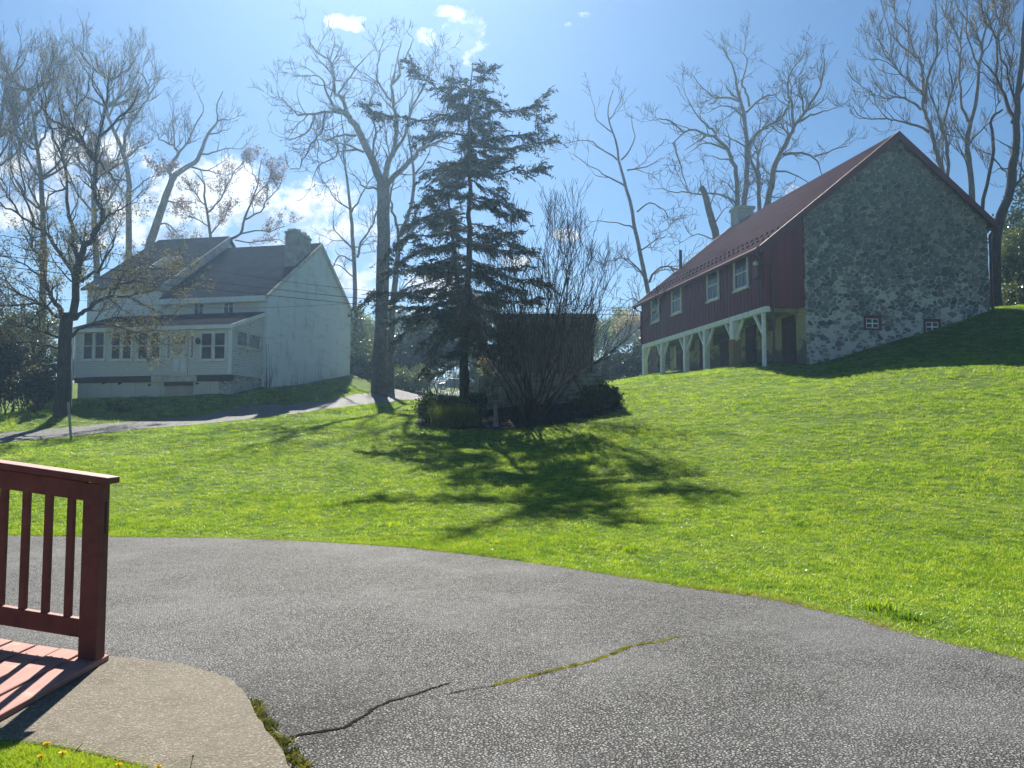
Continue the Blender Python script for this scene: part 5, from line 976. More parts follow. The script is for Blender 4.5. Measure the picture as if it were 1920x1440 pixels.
bush('dry_shrub', 'tan leafy shrub showing over the left shoulder of the stone base', 'bush', [(915, 672, 40, .55, .5, .75), (922, 690, 40, .5, .5, .5)], 2400, .08, M_DRY, seed=29)
bush('juniper', 'spreading dark juniper beyond the lawn crest between hut and barn', 'bush', [(1140, 690, 52, 1.6, 1.4, .8), (1175, 685, 54, 1.7, 1.4, .9), (1200, 678, 56, 1.6, 1.4, 1.0), (1118, 700, 50, 1.0, 1.0, .7)], 12000, .11, M_YEW, seed=30)
bush('juniper', 'dark shrubs under the far left posts of the barn', 'bush', [(1235, 672, 58, 1.5, 1.2, 1.5), (1262, 680, 60, 1.2, 1.2, 1.2), (1215, 660, 62, 1.3, 1.2, 1.3)], 7000, .12, M_YEW, seed=31)
bush('laurel', 'tall glossy evergreen shrub at the right edge past the barn', 'bush', [(1905, 520, 42, 1.1, 1.0, 1.6), (1900, 560, 41, 1.0, .9, .9), (1925, 470, 43, 1.5, 1.2, 1.7), (1890, 500, 42, .6, .6, 1.2), (1940, 560, 42, 1.5, 1.0, 1.4)], 17000, .10, M_LAUREL, seed=32)
bush('yew_tree', 'dim evergreen tree behind the glossy shrub at the right edge', 'tree', [(1920, 430, 50, 2.2, 1.5, 1.6), (1960, 400, 50, 2.5, 1.5, 2.5), (1905, 480, 50, 1.4, 1.2, 1.6)], 9000, .14, M_BOX, seed=33)
bush('evergreen_bush', 'big shadowy evergreen bush left of the maple trunk', 'bush', [(40, 700, 38, 1.5, 1.2, 1.5), (-20, 690, 38, 1.8, 1.3, 1.9), (75, 715, 37, .9, .9, 1.0), (95, 735, 36, .6, .6, .6)], 14000, .10, M_YEW, seed=34)
bush('viburnum', 'light green bush catching the sun at the left edge', 'bush', [(8, 640, 42, 1.4, 1.2, 1.1), (-30, 620, 42, 1.8, 1.2, 1.6), (60, 615, 44, 1.5, 1.2, 1.2), (90, 650, 44, 1.0, 1.0, 1.6)], 11000, .10, M_LAUREL, seed=35)
for i, (u, v, d, s_) in enumerate([(205, 765, 34.5, 1.0), (228, 772, 34, .8), (65, 765, 34, .7)]):
    bush('weed_clump', ['tall green weeds in front of the basement boards', 'rounder weed clump nearest the lane bank', 'weeds at the foot of the yard maple'][i], 'weeds', [(u, v, d, .5 * s_, .4, .28 * s_)], 1500, .06, M_LEAFG, seed=40 + i, stems=4)
for i, (u, v, d, s_) in enumerate([(650, 722, 49, 1.2), (688, 726, 50, .9)]):
    bush('weed_clump', ['sunlit weeds at the back corner of the white gable', 'weeds on the bank just left of the thick walnut trunk'][i], 'weeds', [(u, v, d, .8 * s_, .7, .45 * s_)], 1800, .10, M_LEAFG, seed=50 + i, stems=4)
def blades(name, label, c, n, h, spread, mat, cat, seed):
    rg = np.random.default_rng(seed); o = np.column_stack([rg.normal(0, spread, n), rg.normal(0, spread * .8, n), np.zeros(n)]); d = rg.normal(0, .28, (n, 3)); d[:, 2] = 1; L = h * rg.uniform(.5, 1.15, (n, 1)); w = rg.normal(size=(n, 3)); w[:, 2] = 0; w /= np.linalg.norm(w, axis=1, keepdims=True); w *= .006
    m = o + d * L * .55; e = o + d * L + np.column_stack([d[:, 0], d[:, 1], -.3 * np.ones(n)]) * L * .3; V = np.stack([o - w, o + w, m + w * .8, m - w * .8, e], 1).reshape(-1, 3); i = np.arange(n) * 5
    me = mesh_np(name, V, np.stack([i, i + 1, i + 2, i + 3], 1), np.stack([i + 3, i + 2, i + 4], 1), [mat]); ob = link(name, me); ob.location = c; return tag(ob, label, cat)
for i, (u, v, d) in enumerate([(838, 775, 23.9), (868, 778, 24.0)]):
    p = P(u, v, d); blades('ornamental_grass', ['mound of fine grass in front of the boxwood', 'mound of fine grass left of the birdbath'][i], (p[0], p[1], gz(p[0], p[1])), 900, .75, .22, M_LEAFG, 'grass clump', 60 + i)

# ------------------------------------------------------------------ planting bed, slatted hut on its stone base
def bed():
    pts = np.array([P(u, v, d)[:2] for (u, v, d) in ((772, 793, 24.6), (800, 803, 23.8), (870, 810, 23.3), (960, 806, 23.3), (1060, 796, 23.5), (1130, 783, 24), (1172, 770, 24.8), (1165, 755, 26), (1120, 750, 27.4), (930, 762, 27.4), (860, 770, 26.6), (790, 780, 26))])
    n = 60; x = np.linspace(pts[:, 0].min(), pts[:, 0].max(), n); y = np.linspace(pts[:, 1].min(), pts[:, 1].max(), 30); gx, gy = np.meshgrid(x, y); X = np.stack([gx.ravel(), gy.ravel()], 1); ins = inside(X, pts); z = ground(X) + np.where(ins, .035 + rng.normal(0, .015, len(X)), -.05)
    i = (np.arange(29)[:, None] * n + np.arange(n - 1)[None]).ravel(); q = np.stack([i, i + 1, i + n + 1, i + n], 1); q = q[ins[q].sum(1) >= 2]
    tag(link('mulch_ground', mesh_np('mulch_ground', np.column_stack([X, z]), q, mats=[plain('dark_mulch', (.030, .024, .019), .95, .1, .6, 9, .8, 30, kind='World')], smooth=False)), kind='structure')
bed()
def stone_courses(m, x0, x1, z0f, ztop, y0, y1, rg, hmin=.10, hmax=.22):
    """dry-laid rough stones, front and side faces, as one wall"""
    z = z0f
    while z < ztop:
        h = rg.uniform(hmin, hmax); x = x0 - rg.uniform(0, .2)
        while x < x1:
            w = rg.uniform(.2, .62); j = lambda s: rg.normal(0, s); a, b = max(x, x0 + j(.02)), min(x + w - .012, x1 + j(.03)); yy = y0 + j(.035)
            if b - a > .05: m.hexa([(a + j(.012), yy + j(.02), z + j(.01)), (b + j(.012), yy + j(.02), z + j(.01)), (b, y1, z), (a, y1, z), (a + j(.015), yy + j(.02), z + h - .012 + j(.012)), (b + j(.015), yy + j(.02), z + h - .012 + j(.012)), (b, y1, z + h - .01), (a, y1, z + h - .01)])
            x += w
        z += h
def hut():
    rg = np.random.default_rng(7); c = P(1022, 700, 27.5); g = gz(c[0], c[1]); rz = R(2.0); fr = Frame(c[0], c[1], 0, rz)
    stone = plain('dry_laid_stone', (.24, .235, .215), .92, .15, .55, 3.5, .8, 14)
    Wl = empty('stone_base', (c[0], c[1], 0), rz, 'dark dry-laid stone wall that carries the slatted hut', 'stone wall')
    zt = fr.hit(960, 697, 1, -.4)[2]; x0 = fr.hit(897, 720, 1, -.55)[0]; x1 = fr.hit(1128, 720, 1, -.5)[0]; xm = fr.hit(925, 700, 1, -.5)[0]
    m = MB(); stone_courses(m, xm, x1, g - 1.0, zt - .15, -.55, 2.2, rg); m.build('stone_courses', stone, Wl)
    m = MB(); stone_courses(m, x0, xm - .01, g - 1.0, zt - .3, -.7, 1.0, rg); m.build('stone_courses', stone, Wl)
    H = empty('slatted_hut', (c[0], c[1], zt), rz, 'grey upright-slatted wooden hut with a plank roof edge on dark stonework', 'hut')
    fr2 = Frame(c[0], c[1], zt, rz); a = fr2.hit(931, 693, 1, 0); b = fr2.hit(1113, 690, 1, 0); top = fr2.hit(1010, 612, 1, 0)[2]; tt = fr2.hit(1010, 588, 1, -.2)[2]; xa, xb = a[0], b[0]; dp = 2.2
    slat = m_boards('weathered_grey_slats', (.17, .16, .15), .10, 0, .85, .4, .04)
    m = MB()
    for x in np.arange(xa, xb - .04, .098): m.box(x, x + .068, rg.uniform(-.006, .006), .03, -.12, tt - .12)
    for y in np.arange(.05, dp, .098): m.box(xb - .03, xb + rg.uniform(-.006, .006), y, y + .068, -.12, tt - .12); m.box(xa, xa + .03, y, y + .068, -.12, tt - .12)
    m.build('slat_wall', slat, H)
    m = MB(); m.box(xa + .06, xb - .06, .1, dp - .05, -.1, tt - .12); m.build('dark_interior', plain('hut_inner_shade', (.02, .019, .018), .9, .1), H)  # near-black filler block, painted to stand for the shade behind the slats
    m = MB()
    for k in range(5):
        z = top + .02 + (tt - top) * k / 5; m.box(xa - .12 + rg.normal(0, .03), xb + .07 + rg.normal(0, .04), -.24 + .02 * k + rg.normal(0, .008), -.2 + .02 * k + .02, z, z + (tt - top) / 5 - .012)
    m.hexa([(xa - .1, -.2, tt - .1), (xb + .05, -.2, tt - .1), (xb + .05, dp + .15, tt - .05), (xa - .1, dp + .15, tt - .05), (xa - .1, -.2, tt - .02), (xb + .05, -.2, tt - .02), (xb + .05, dp + .15, tt + .02), (xa - .1, dp + .15, tt + .02)]); m.build('plank_roof', m_boards('weathered_roof_planks', (.20, .185, .17), .12, 2, .85, .45, .08), H)
hut()
def birdbath():
    p = P(929, 781, 24.0); z = gz(p[0], p[1]); B = empty('birdbath', (p[0], p[1], z), 0, 'pale stone birdbath on a flared pedestal in front of the stone base', 'birdbath'); mt = plain('cast_stone', (.20, .20, .20), .85, .2, .25, 8); h = P(929, 753, 24.0)[2] - z
    m = MB(); m.lathe([(.10, -.03), (.11, .02), (.085, .07), (.068, h * .5), (.075, h - .08), (.10, h - .06)], n=18); m.build('pedestal', mt, B, True)
    m = MB(); m.lathe([(.08, h - .062), (.16, h - .04), (.235, h), (.245, h + .03), (.225, h + .03), (.17, h - .005), (.02, h - .015)], n=24); m.build('basin', mt, B, True)
birdbath()
def stake():
    a = PZ(134, 826, P(134, 826, 25.6)[2]); a = P(134, 826, 25.6); b = P(128, 754, 25.7); m = MB(); m.beam((a[0], a[1], gz(a[0], a[1]) - .1), b, .075, .03, (0, 1, 0)); o = m.build('marker_stake', plain('weathered_white_stake', (.33, .33, .30), .8, .2, .25, 4)); tag(o, 'slim whitish wooden stake leaning at the edge of the lane', 'stake')
    m = MB(); m.tube([P(127, 752, 25.72), P(126, 744, 25.72), P(129, 722, 25.72)], [.012, .009, .006], 5); s = m.build('wire_tip', M_BARKD); s.parent = o
stake()
for i, (u, v, d, s_) in enumerate([(905, 770, 24.6, .10), (915, 784, 23.8, .08), (958, 797, 23.6, .09), (943, 778, 24.2, .07), (1077, 762, 25, .08), (893, 765, 24.9, .12)]):
    rg = np.random.default_rng(80 + i); p = P(u, v, d); import bmesh
    bm = bmesh.new(); bmesh.ops.create_icosphere(bm, subdivisions=2, radius=s_)
    for w in bm.verts: w.co *= 1 + rg.normal(0, .06); w.co.z *= .6
    me = bpy.data.meshes.new('rock'); bm.to_mesh(me); bm.free(); me.materials.append(plain('bed_rock', (.14, .13, .115), .9, .2, .4, 12)); o = link('rock', me); o.location = (p[0], p[1], gz(p[0], p[1]) + s_ * .35)
    tag(o, ['rock between the boxwood and the birdbath', 'rock at the left foot of the birdbath', 'flat rock at the front edge of the planting bed', 'small rock at the right foot of the birdbath', 'rock at the foot of the wall right of the shrub', 'reddish rock beside the spruce trunk'][i], 'rock', 'rocks in the planting bed')

# ------------------------------------------------------------------ wires, car, distant house and trees
M_WIRE = plain('black_wire', (.02, .02, .022), .9, .0, .1, 2, 0)
for lab, px, r in (('uppermost utility wire crossing the dark house roofs', [(-300, 372), (-100, 421), (0, 441), (260, 483), (497, 522), (690, 545), (900, 560), (1150, 576), (1300, 583)], .011),
                   ('second utility wire from the top, across the house eave', [(-300, 436), (-100, 466), (0, 479), (260, 511), (497, 540), (705, 562), (900, 573), (1150, 582), (1300, 588)], .014),
                   ('lowest thick utility wire across the house windows', [(-300, 463), (-100, 488), (0, 499), (260, 529), (497, 553), (705, 573), (900, 583), (1150, 590), (1300, 594)], .016),
                   ('thin slack wire looping across the upper house windows', [(100, 560), (260, 571), (380, 577), (497, 577), (640, 570), (720, 564)], .007)):
    u = np.array([q[0] for q in px], float); dep = 1 / np.interp(u, [-300, 700, 1300], [1 / 28, 1 / 37, 1 / 56]); pts = [P(a, b, d) for (a, b), d in zip(px, dep)]; T_ = Tree(1, {}, {}, {}); q, rr = T_.smooth(np.array(pts), np.full(len(pts), r), 5); T2 = Tubes(); T2.add(q, rr, 5); V, Q = T2.arrays(); tag(link('utility_wire', mesh_np('utility_wire', V, Q, mats=[M_WIRE], smooth=True)), lab, 'wire', 'utility wires')
def car():
    p = P(850, 731, 108); g = gz(p[0], p[1]); S = empty('parked_car', (p[0], p[1], g + .02), R(184), 'dark parked estate car half hidden behind the spruce trunk', 'car'); paint = plain('dark_car_paint', (.018, .02, .028), .2, .6, .1, 2, 0)
    prof = [(-2.25, .35), (-2.25, .85), (-2.1, 1.0), (-1.9, 1.5), (-1.6, 1.64), (.4, 1.64), (1.15, 1.08), (2.1, .92), (2.25, .7), (2.25, .35)]
    m = MB(); m.prism([(x, -.88, z) for x, z in prof], (0, 1.76, 0)); m.build('body', paint, S, bevel=.06)
    gl = m_glass('car_glass', (.03, .035, .04)); m = MB()
    for y in (-.885, .882): m.prism([(-1.75, y, 1.1), (-1.65, y, 1.5), (-.7, y, 1.53), (-.7, y, 1.1)], (0, .004, 0)); m.prism([(-.62, y, 1.1), (-.62, y, 1.53), (.3, y, 1.53), (.95, y, 1.1)], (0, .004, 0))
    m.build('side_window', gl, S)
    m = MB(); m.hexa([(.46, -.75, 1.6), (1.12, -.78, 1.12), (1.12, .78, 1.12), (.46, .75, 1.6), (.50, -.75, 1.62), (1.16, -.78, 1.14), (1.16, .78, 1.14), (.50, .75, 1.62)]); m.build('windscreen', gl, S)
    for x in (-1.4, 1.4):
        for y in (-.8, .8): m = MB(); m.tube([(x, y - .11, .34), (x, y + .11, .34)], .34, 18); w = m.build('wheel', plain('tyre_rubber', (.015, .015, .015), .8, .2, .1, 2, 0), S); m = MB(); s_ = 1 if y > 0 else -1; m.tube([(x, y + s_ * .105, .34), (x, y + s_ * .12, .34)], .2, 14); m.build('rim', plain('alloy', (.4, .4, .42), .35, .5, .1, 2, 0, metal=1), w)
    for y in (-.62, .62): m = MB(); m.box(2.2, 2.262, y - .18, y + .18, .66, .80); m.build('headlight', plain('lamp_cover', (.5, .5, .5), .2, .6, .1, 2, 0), S)
    m = MB()
    for y in (-.7, .7): m.box(-1.5, .3, y - .02, y + .02, 1.66, 1.70)
    build_each(m, 'roof_rail', plain('silver_rail', (.5, .5, .5), .3, .5, .1, 2, 0, metal=1), S)
car()
def far_house():
    p = P(690, 690, 88); g = gz(p[0], p[1]); H = empty('cottage', (p[0], p[1], g), R(-20), 'distant small house with a brown roof glimpsed behind the bushes', 'house'); zt = P(690, 670, 88)[2] - g; zr = P(690, 640, 88)[2] - g
    m = MB(); m.prism([(-4.5, 0, -1), (1.6, 0, -1), (1.6, 0, zt), (-4.5, 0, zt)], (0, 5, 0)); m.prism([(1.603, 0, -1), (1.603, 5, -1), (1.603, 5, zt), (1.603, 2.5, zr - .1), (1.603, 0, zt)], (.12, 0, 0)); m.build('wall', M_WHITE, H)
    m = MB(); m.prism([(-4.8, -.4, zt - .12), (-4.8, 2.5, zr), (-4.8, 5.4, zt - .12), (-4.8, 5.4, zt + .03), (-4.8, 2.5, zr + .15), (-4.8, -.4, zt + .03)], (6.9, 0, 0)); m.build('roof', plain('brown_shingle', (.13, .095, .08), .9, .15, .25, 3), H)
    m = MB(); m.box(-.6, .3, -.02, -.004, .9, 2.0); m.build('window', M_PANE, H)
far_house()
FAR = dict(dens={1: 1.6, 2: 2.2, 3: 2.0}, length={1: 2.4, 2: 1.3, 3: .7}, rad={1: .06, 2: .035, 3: .025}, ang=40, up=.16, wig=.16, twig_r=.02)
for i, (u, D, top, wd, leaf, lab) in enumerate([(1138, 95, 625, 26, M_LEAFG, 'distant pale green tree just right of the hut'), (1178, 100, 612, 30, M_LAUREL, 'distant brownish budding tree beside the far end of the barn'), (1205, 92, 625, 24, M_DRY, 'distant tan tree touching the far corner of the barn'), (1105, 105, 640, 22, M_LEAFG, 'distant green tree partly behind the hut'),
                                               (700, 98, 610, 22, M_LEAFG, 'distant light tree between the gable and the walnut trunk'), (760, 105, 600, 22, M_LAUREL, 'distant thin tree over the evergreen mass'), (905, 95, 600, 26, M_LEAFG, 'distant green tree in the gap between spruce and hut'), (1245, 110, 620, 26, M_LEAFG, 'distant green tree under the barn forebay')]):
    T = Tree(200 + i, **FAR); b = trunk_from_ground(T, u, 705, D, [(u + 2, 690), (u, (690 + top) / 2), (u + 3, top + 8)], 2.4, .5); r_ = T.rg
    for k in range(8): v = r_.uniform(top + 18, 678); s_ = 1 if k % 2 else -1; w = wd * r_.uniform(.5, 1); T.limb_px([(u, v), (u + s_ * w * .6, v - 12), (u + s_ * w, v - r_.uniform(20, 36))], D, 1.0, .4)
    T.finish('distant_tree', lab, 'tree', b, 'distant trees beyond the lane', twig=M_TWIGP, leaf=leaf, nleaf=4200, lsize=.20, clump=.35)
p = P(1153, 690, 80)
conifer(120, (1153, 690), 80, (1153, 645), [], 26, 'tiny dark pointed spruce far off between hut and barn', 1.6, 60, gz(p[0], p[1]) + .6)
# far wooded ridge
def ridge():
    rg = np.random.default_rng(9); pos = []
    for k in range(900):
        x = rg.uniform(-330, 330); y = 215 + rg.uniform(-25, 60) + abs(x) * .1; g = gz(x, y); h = rg.uniform(5, 10) ; c = np.array([x, y, g + h * .55]); m = 45; q = rg.normal(size=(m, 3)); q /= np.linalg.norm(q, axis=1, keepdims=True); pos.append(c + q * rg.uniform(.4, 1, (m, 1)) * np.array([3.2, 3.2, h * .5]))
    V, Q = leaf_quads(np.concatenate(pos), 1.0, rg); tag(link('far_woods', mesh_np('far_woods', V, Q, mats=[leafy('far_spring_woods', (.05, .055, .025), (.14, .12, .06), .3, scale=.06)])), 'hazy spring woods along the far rise', 'woods', kind='stuff')
ridge()
# ------------------------------------------------------------------ ramp, rail and slab in the foreground
M_RED = plain('dark_red_stain', (.150, .044, .034), .6, .3, .25, 9, .2, 60)
def m_deck():
    t = NT('faded_red_decking'); v = t.coord((14, 1.2, 14)); n = t.noise(v, 2.5, 5, .65); n2 = t.noise(t.coord(), 5, 5, .7); col = t.mix(n, (.22, .095, .08), (.38, .21, .18)); col = t.mix(t.math('MULTIPLY', t.rng(n2, .55, .75), .6), col, (.42, .30, .24)); t.set(col, .75, .25); t.bump(n, .35, .008); return t.m
def ramp():
    Dp = 4.9; x0 = -2.60; sl = .150; zb = lambda x: .10 + (x0 - x) * sl       # rises to the left
    A = empty('ramp', (x0, Dp, .0), 0, 'dark red stained timber ramp deck of cross boards at lower left', 'ramp'); deck = m_deck(); X = lambda x: x - x0
    w = .152; x = x0 + .04
    for k in range(18):
        a, b = x - w + .012, x; j = rng.normal(0, .004); y0, y1 = -2.3, .07 + rng.normal(0, .012)
        m = MB(); m.hexa([(X(a), y0, zb(a) - .035 + j), (X(b), y0, zb(b) - .035 + j), (X(b), y1, zb(b) - .035 + j), (X(a), y1, zb(a) - .035 + j), (X(a), y0, zb(a) + j), (X(b), y0, zb(b) + j), (X(b), y1, zb(b) + j), (X(a), y1, zb(a) + j)]); bo = m.build('deck_board', deck, A, bevel=.006)
        m = MB()
        for yy in (-.10, -.9, -1.7):
            for xx in (.035, w - .05): m.tube([(X(a) + xx, yy, zb(a + xx) + j - .002), (X(a) + xx, yy, zb(a + xx) + j + .0015)], .006, 6)
        m.build('screw', M_DARKWOOD, bo); x -= w
    m = MB(); e = x0 - 2.6; m.hexa([(X(e), -.08, zb(e) - .2), (X(x0 - .3), -.08, zb(x0) - .12), (X(x0 - .3), -.02, zb(x0) - .12), (X(e), -.02, zb(e) - .2), (X(e), -.08, zb(e) - .04), (X(x0 - .3), -.08, zb(x0 - .3) - .04), (X(x0 - .3), -.02, zb(x0 - .3) - .04), (X(e), -.02, zb(e) - .04)]); m.build('stringer', M_RED, A)
    G = empty('railing', (x0, Dp, 0), 0, 'dark red wooden guard rail with square balusters along the ramp', 'railing'); pw = .112
    ps = P(180, 900, Dp); pl, pr = P(165.5, 905, Dp)[0], P(165.5, 905, Dp)[0] + pw; zt = P(180, 905, Dp)[2]
    m = MB(); m.box(X(pl), X(pr), -.056, .056, .07, zt); po = m.build('post', M_RED, G, bevel=.006)
    m = MB(); m.box(X(pr) + .0005, X(pr) + .005, .0, .012, zt - .32, zt - .12); m.build('wood_plug', M_DARKWOOD, po)
    zr = lambda u, v: P(u, v, Dp)[2]
    def rail(name, vl, vr, h, y0, y1, xe=None):
        xl = P(-420, 900, Dp)[0]; xr = P(165.5, 900, Dp)[0] - .002 if xe is None else xe; s_ = (zr(0, vl) - zr(165, vr)) / (P(0, 900, Dp)[0] - P(165, 900, Dp)[0]); z = lambda x: zr(165, vr) + s_ * (x - P(165, 900, Dp)[0])
        m = MB(); m.hexa([(X(xl), y0, z(xl) - h), (X(xr), y0, z(xr) - h), (X(xr), y1, z(xr) - h), (X(xl), y1, z(xl) - h), (X(xl), y0, z(xl)), (X(xr), y0, z(xr)), (X(xr), y1, z(xr)), (X(xl), y1, z(xl))]); m.build(name, M_RED, G, bevel=.005); return z
    zc = rail('cap_rail', 864, 887.5, .042, -.085, .075, pr + .05)
    zt1 = rail('top_rail', 879, 903, .118, -.028, .018); zb1 = rail('bottom_rail', 1132, 1159, .115, -.028, .018)
    bw = .040
    for k in range(16):
        c = P(132 - 42.3 * k, 1030, Dp)[0]; m = MB(); m.box(X(c) - bw / 2, X(c) + bw / 2, -.020, .020 - .003, zb1(c) - .004, zt1(c) - .11); m.build('baluster', M_RED, G, bevel=.003)
ramp()
def m_concrete():
    t = NT('exposed_aggregate_concrete'); v = t.coord(kind='World'); n = t.noise(v, 1.6, 5, .6); n2 = t.noise(v, 6, 5, .65); ce = t.n('TexVoronoi'); t.L.new(v, ce.inputs['Vector']); ce.inputs['Scale'].default_value = 85; r = t.sep(ce.outputs[1])
    st = t.ramp(r[0], [(0, (.055, .048, .037)), (.5, (.12, .104, .078)), (.85, (.18, .16, .125)), (1, (.26, .24, .20))]); col = t.mix(t.rng(ce.outputs[0], .42, .66), st, (.095, .082, .06)); col = t.mix(t.math('MULTIPLY', t.rng(n, .38, .62), .25), col, (.17, .15, .115)); col = t.mix(t.math('MULTIPLY', t.rng(n2, .50, .75), .6), col, (.065, .057, .044))
    t.set(col, .85, .3); t.bump(t.math('ADD', t.math('MULTIPLY', ce.outputs[0], -.7), t.math('MULTIPLY', n2, .4)), .9, .008); return t.m
SLAB_PX = [(206, 1229), (250, 1232), (300, 1238), (345, 1245), (385, 1254), (415, 1263), (440, 1277), (455, 1292), (470, 1312), (482, 1335), (497, 1362), (515, 1392), (535, 1420), (560, 1460), (600, 1540)]
def slab():
    z = .055; e = [PZ(u, v, z) for u, v in SLAB_PX]; e = resample(np.array(e), 60); e[:, :2] += np.convolve(rng.normal(0, .010, 60), [.3, .4, .3], 'same')[:, None]
    bot = [PZ(u, v, z) for u, v in ((420, 1500), (300, 1445), (200, 1418), (100, 1397), (0, 1386), (-200, 1370), (-500, 1340), (-900, 1300))]
    poly = [(p[0], p[1], z) for p in e] + [(p[0], p[1], z) for p in bot] + [(-6.5, 4.9, z), (-2.75, 4.95, z)]
    m = MB(); m.prism([(p[0], p[1], -.1) for p in poly], (0, 0, z + .1)); o = m.build('walkway', m_concrete(), None, bevel=.012); tag(o, kind='structure')
slab()
# crack in the asphalt with moss in its far end
CR = [(548, 1385), (560, 1378), (600, 1372), (640, 1362), (668, 1345), (700, 1326), (725, 1315), (752, 1310), (780, 1301), (812, 1290), (842, 1282)]
CR2 = [(835, 1303), (870, 1294), (905, 1288), (925, 1286)]
MOSS = [(922, 1286), (950, 1279), (990, 1269), (1020, 1262), (1050, 1254), (1085, 1246), (1110, 1240), (1145, 1228), (1178, 1213), (1210, 1207), (1240, 1203), (1262, 1196), (1290, 1192)]
def ribbon(px, w0, w1, name, mat, z=.004):
    p = resample(np.array([PZ(u, v, 0)[:2] for u, v in px]), 16 * len(px)); n = len(p); p += np.cumsum(rng.normal(0, .0022, p.shape), 0) * .8 + rng.normal(0, .002, p.shape); t = np.gradient(p, axis=0); t /= np.linalg.norm(t, axis=1, keepdims=True); s = np.stack([-t[:, 1], t[:, 0]], 1); w = np.linspace(w0, w1, n) * rng.uniform(.45, 1.4, n); w[0] = w[-1] = .001
    V = np.concatenate([np.column_stack([p - s * w[:, None], np.full(n, z)]), np.column_stack([p + s * w[:, None], np.full(n, z)])]); i = np.arange(n - 1); return tag(link(name, mesh_np(name, V, np.stack([i, i + 1, i + n + 1, i + n], 1), mats=[mat])), kind='structure')
M_CRACK = plain('crack_dirt', (.010, .009, .009), .95, .05, .3, 20, 0, kind='World')
ribbon(CR, .012, .007, 'pavement_crack', M_CRACK); ribbon(CR2, .005, .004, 'pavement_crack', M_CRACK)
def tuft_mass(name, label, cat, centers, per, h, spread, mat, seed, w=.0022, z=0.0, kind='stuff'):
    rg = np.random.default_rng(seed); c = np.repeat(np.asarray(centers), per, axis=0); n = len(c); o = np.column_stack([c + rg.normal(0, spread, (n, 2)), np.full(n, z)]); d = rg.normal(0, .75, (n, 3)); d[:, 2] = 1; L = h * rg.uniform(.4, 1.3, (n, 1)); s = rg.normal(size=(n, 3)); s[:, 2] = 0; s = s / np.linalg.norm(s, axis=1, keepdims=True) * w
    m = o + d * L * .6; e = o + d * L; V = np.stack([o - s, o + s, m + s * .8, m - s * .8, e], 1).reshape(-1, 3); i = np.arange(n) * 5
    return tag(link(name, mesh_np(name, V, np.stack([i, i + 1, i + 2, i + 3], 1), np.stack([i + 3, i + 2, i + 4], 1), [mat])), label, cat, kind=kind)
M_MOSS = leafy('yellow_moss', (.12, .14, .02), (.30, .30, .05), .4, scale=6)
mp = resample(np.array([PZ(u, v, 0)[:2] for u, v in MOSS]), 420); mp += rng.normal(0, .006, mp.shape); mk = .5 + .5 * np.sin(np.arange(420) * .21 + 2 * np.sin(np.arange(420) * .057)); mp = mp[(rng.random(420) < .25 + .75 * mk) & (rng.random(420) < np.interp(np.arange(420), [0, 30, 300, 420], [.5, 1, 1, .25]))]
tuft_mass('moss', 'yellow-green moss growing along the crack in the asphalt', 'moss', mp, 14, .010, .009, M_MOSS, 5, .0018)
sp = resample(np.array([PZ(u, v, 0)[:2] for u, v in [(470, 1318), (486, 1340), (505, 1368), (525, 1396), (545, 1420), (575, 1460)]]), 160); sp = sp + rng.normal(0, .016, sp.shape); sp = sp[rng.random(len(sp)) < .6]
tuft_mass('joint_weeds', 'small weeds in the joint between walkway and asphalt', 'weeds', sp, 14, .022, .016, leafy('joint_weed_leaves', (.04, .06, .015), (.17, .17, .05), .4, scale=5), 6, .004)

# ------------------------------------------------------------------ lawn grass (uncountable: one scattered mass)
M_GRASS = None
def m_grass():
    t = NT('lawn_blades'); t.N.remove(t.b); v = t.coord(kind='World'); n = t.noise(v, .9, 6, .72); n2 = t.noise(v, 3.5, 4, .65); wn = t.n('ObjectInfo').outputs['Random']
    f = t.math('ADD', t.math('ADD', t.math('MULTIPLY', n, .62), t.math('MULTIPLY', n2, .38)), t.math('MULTIPLY', t.math('SUBTRACT', wn, .5), .46)); col = t.ramp(f, [(.22, (.070, .155, .020)), (.44, (.160, .285, .030)), (.62, (.26, .385, .041)), (.84, (.40, .46, .09))])
    d = t.n('BsdfDiffuse'); t.L.new(col, d.inputs[0]); tr = t.n('BsdfTranslucent'); t.L.new(t.mix(1.0, col, (1.4, 1.3, .5), 'MULTIPLY'), tr.inputs[0]); m = t.n('MixShader'); m.inputs[0].default_value = .5; t.L.new(d.outputs[0], m.inputs[1]); t.L.new(tr.outputs[0], m.inputs[2])
    g = t.n('BsdfGlossy'); g.inputs['Roughness'].default_value = .42; g.inputs[0].default_value = (.9, 1, .8, 1); m2 = t.n('MixShader'); m2.inputs[0].default_value = .035; t.L.new(m.outputs[0], m2.inputs[1]); t.L.new(g.outputs[0], m2.inputs[2]); t.L.new(m2.outputs[0], t.out.inputs[0]); return t.m
M_GRASS = m_grass()
